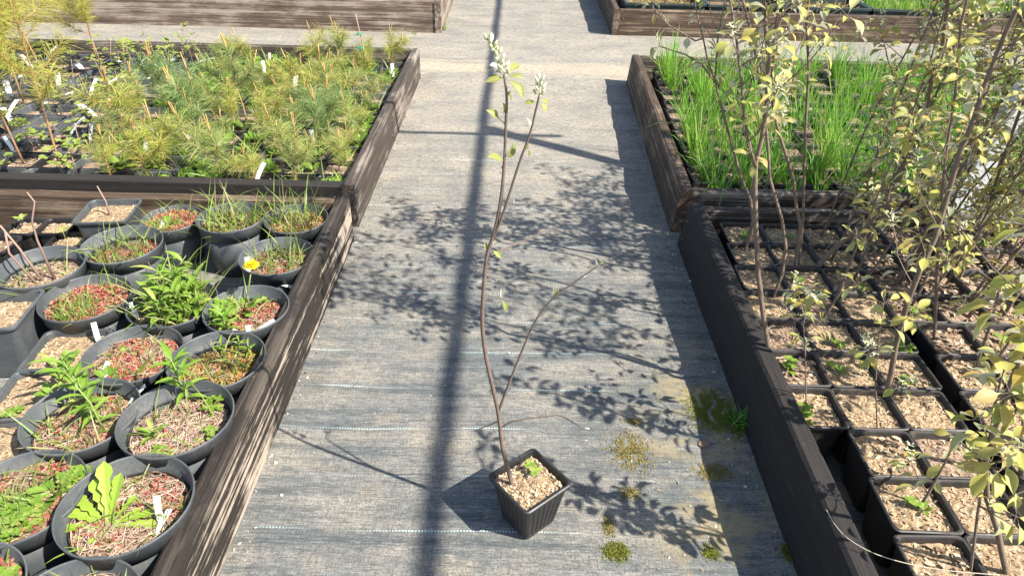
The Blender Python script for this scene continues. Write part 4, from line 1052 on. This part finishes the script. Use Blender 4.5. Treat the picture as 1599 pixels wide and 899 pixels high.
raceme([(842, 152), (843, 140), (843, 125)], 12, .0026)
# strawberry-like sprout and white fleck on its soil
m = MB(); sp = tinv @ U(834, 742, .14); clover(m, [(sp.x, sp.y), (sp.x+.012, sp.y+.005), (sp.x+.004, sp.y+.022)], .13, .016)
obj('sprout', m.mesh('sprout', 'weed'), t)
sp = tinv @ U(841, 709, .14); m = MB(); m.blob((sp.x, sp.y, .137), .0065, .7); obj('pebble', m.mesh('pebble', 'label_white', True), t)

# ------------------------------------------------------------------ greenhouse frame: post beside the beds, beams overhead
f = thing('greenhouse_frame', 'pale grey steel post leaning up between the shrub bed and the chives', 'greenhouse frame', (1.73, 2.478, 0))
ln = .176; ZT = 2.8
def post(y0):
    m = MB(); x0 = 0; rg = []
    for z in (-.05, ZT):
        rg.append([(x0+ln*z-.045, y0-.022, z), (x0+ln*z+.045, y0-.022, z), (x0+ln*z+.045, y0+.022, z), (x0+ln*z-.045, y0+.022, z)])
    m.rings(rg, cap0=True, cap1=True); obj('post', m.mesh('post', 'steel'), f)
post(0); post(-4.2); post(5.2)
m = MB(); m.box((ln*ZT-.016, -5, ZT+.001), (ln*ZT+.016, 7, ZT+.037)); obj('beam', m.mesh('beam', 'steel'), f)
m = MB(); m.tube([(-5.0, .02, ZT-.25), (ln*ZT+.2, .02, ZT-.25)], .018, 10); obj('tie_rod', m.mesh('tie_rod', 'steel', True), f)
m = MB()
for z0 in (1,): m.box((-5.08, -5, ZT+.001), (-5.0, 7, ZT+.11))
obj('beam', m.mesh('beam', 'steel'), f)
for y0 in (0, -4.2, 5.2):
    m = MB(); m.box((-5.08, y0-.022, -.05), (-4.99, y0+.022, ZT)); obj('post', m.mesh('post', 'steel'), f)

# ------------------------------------------------------------------ trays in the far right bed
TG = MB(); blades(TG, [(R.uniform(-.27, .27), R.uniform(-.17, .17)) for _ in range(420)], 0, (.08, .2), .005, .3, .6, 3); TG = TG.mesh('grass', 'chive')
TB = MB(); blades(TB, [(R.uniform(-.27, .27), R.uniform(-.17, .17)) for _ in range(300)], 0, (.03, .09), .006, .6, .8, 3); TB = TB.mesh('plants', 'moss_dry')
def tray(x, y, kind, label):
    t = thing('seed_tray', label, 'seed tray', (x, y, .0), R.gauss(0, .01), 'plastic trays in the far right bed')
    m = MB(); w_, d_, H = .31, .21, .235
    for a, b_ in (((-w_, -d_, .0), (w_, -d_+.008, H)), ((-w_, d_-.008, .0), (w_, d_, H)), ((-w_, -d_+.009, .0), (-w_+.008, d_-.009, H)), ((w_-.008, -d_+.009, .0), (w_, d_-.009, H))): m.box(a, b_)
    obj('tray', m.mesh('tray', 'tray_green'), t)
    m = MB()
    for a, b_ in (((-w_-.012, -d_-.012, H-.012), (w_+.012, -d_+.004, H+.004)), ((-w_-.012, d_-.004, H-.012), (w_+.012, d_+.012, H+.004)), ((-w_-.012, -d_+.005, H-.012), (-w_+.004, d_-.005, H+.004)), ((w_-.004, -d_+.005, H-.012), (w_+.012, d_-.005, H+.004))): m.box(a, b_)
    obj('rim', m.mesh('rim', 'tray_green'), t)
    m = MB(); m.rings([[(-w_+.009, -d_+.009, .18), (w_-.009, -d_+.009, .18), (w_-.009, d_-.009, .18), (-w_+.009, d_-.009, .18)]], cap1=True); obj('soil', m.mesh('soil', 'soil_brown'), t)
    if kind: obj('grass' if kind == 1 else 'plants', TG if kind == 1 else TB, t, (0, 0, .18), stuff=True)
for i, k in enumerate((2, 0, 2, 1, 1, 1, 2)):
    x = 1.18+i*.655
    tray(x, 6.03, k, {0: 'dark plastic tray of bare soil', 1: 'dark plastic tray of tall green grass', 2: 'dark plastic tray of low brownish plants'}[k]+' behind the brown board, '+ORD[i]+' from the bed corner')
    tray(x, 6.49, (k+1) % 3, {0: 'dark plastic tray of bare soil', 1: 'dark plastic tray of tall green grass', 2: 'dark plastic tray of low brownish plants'}[(k+1) % 3]+' in the second tray row, '+ORD[i]+' from the corner')

# ------------------------------------------------------------------ moss, weeds and litter on the path
def moss_patch(px, py, rx, ry, n, mat, label, L=(.004, .012)):
    c = U(px, py); m = MB()
    for _ in range(int(n*4)):
        x, y = R.gauss(0, .38), R.gauss(0, .38)
        if noise.noise((x*4+px, y*4, 0)) < -.22: continue
        X, Y = x*rx, y*ry; z = ground_z(c.x+X, c.y+Y)
        m.blade((X, Y, z-.001), (R.gauss(0, .7), R.gauss(0, .7), 1), R.uniform(*L)*.8, .0022, .5, 2)
        if R.random() < .4: m.blob((X, Y, z+.0005), R.uniform(.001, .0024), .6)
    o = obj('moss', m.mesh('moss', mat), None, (c.x, c.y, 0)); o['kind'] = 'stuff'; o['label'] = label; o['category'] = 'moss'
moss_patch(962, 861, .034, .028, 700, 'moss', 'small round cushion of dark moss in front of the pot')
moss_patch(985, 705, .07, .085, 600, 'moss_dry', 'dry golden moss patch beside the sapling pot')
moss_patch(1112, 645, .085, .10, 1300, 'moss', 'dark green moss patch in the shade of the black board')
moss_patch(1150, 665, .03, .06, 500, 'moss', 'green moss at the foot of the black board')
moss_patch(1115, 735, .06, .035, 360, 'moss_dry', 'thin brown moss in the shade below the larger moss patch')
moss_patch(950, 822, .018, .035, 160, 'moss_dry', 'narrow tuft of dry moss behind the dark cushion')
moss_patch(985, 770, .03, .02, 160, 'moss_dry', 'small dry moss fleck right of the sapling pot')
moss_patch(1110, 862, .022, .022, 260, 'moss', 'small moss tuft on the shadow edge')
moss_patch(1228, 862, .012, .03, 160, 'moss', 'narrow moss tuft against the board foot')
moss_patch(990, 660, .03, .015, 120, 'moss_dry', 'tiny golden moss streak on the path')
def tuft(px, py, n, L, label, mat='grass', sp=.02):
    c = U(px, py); m = MB(); blades(m, disc_pts(n, sp), ground_z(c.x, c.y), L, .003, .5, .7, 4)
    o = obj('grass_tuft', m.mesh('grass_tuft', mat), None, (c.x, c.y, 0)); o['kind'] = 'stuff'; o['label'] = label; o['category'] = 'grass'
tuft(1150, 662, 60, (.03, .075), 'green grass tuft growing from moss at the black board', 'chive')
tuft(692, 48, 40, (.05, .14), 'thin grass at the corner of the pale bed', 'grass')
tuft(648, 52, 14, (.04, .08), 'few grass blades below the pale board', 'grass')
m = MB()
def deb(x, y, s): m.flake((x, y, ground_z(x, y)+s*.4), s, R.uniform(.35, .9), .5)
for _ in range(420):      # along the board feet
    y = R.uniform(.7, 4.5); e = abs(R.gauss(0, .022)); sd = R.random() < .5
    deb((LX+.004+e) if sd else (.655+(0 if y < 2.45 else .031*(y-2.5))-e), y, R.uniform(.0015, .0055))
for _ in range(420): deb(R.uniform(-.6, .62), R.uniform(.85, 5.6), R.uniform(.001, .0032))
for _ in range(160): deb(R.gauss(.42, .13), R.uniform(.95, 1.5), R.uniform(.0015, .004))
o = obj('path_litter', m.mesh('path_litter', 'debris')); o['kind'] = 'stuff'; o['label'] = 'crumbs and soil flecks scattered on the path fabric'; o['category'] = 'litter'
for px, py, r, lb in ((1100, 694, .016, 'flat brown dry leaf in the shade beside the black board'), (322, 0, 0, '')):
    if r:
        c = U(px, py); l = MB(); l.leaf((-r, 0, .004), (1, .1, .05), (0, 0, 1), r*2.2, r*1.5, .12, .3, (.3, .9, 1, .9, .6, .1))
        o = obj('dry_leaf', l.mesh('dry_leaf', 'litter'), None, (c.x, c.y, ground_z(c.x, c.y)), (0, 0, .2)); o['label'] = lb; o['category'] = 'leaf'
for px, py, r, lb in ((795, 553, .0055, 'small white pebble on the path behind the sapling'), (440, 774, .005, 'small white fleck of stone beside the streaked board'), (1078, 440, .005, 'white pebble at the foot of the black board')):
    c = U(px, py); l = MB(); l.blob((0, 0, r*.5), r, .7)
    o = obj('pebble', l.mesh('pebble', 'label_white', True), None, (c.x, c.y, ground_z(c.x, c.y))); o['label'] = lb; o['category'] = 'pebble'
# dry stalk lying over the black board
m = MB(); q = [U(1290, 795, .215), U(1310, 830, .215), U(1350, 858, .21), U(1400, 876, .2), U(1470, 890, .19), U(1560, 897, .18)]
for _ in range(2):
    n_ = [q[0]]
    for i in range(len(q)-1): n_ += [q[i].lerp(q[i+1], .25), q[i].lerp(q[i+1], .75)]
    q = n_+[q[-1]]
m.tube(q, [.0009]*len(q), 5)
o = obj('dry_stalk', m.mesh('dry_stalk', 'stalk', True)); o['label'] = 'thin pale dry stalk lying across the black board'; o['category'] = 'stalk'
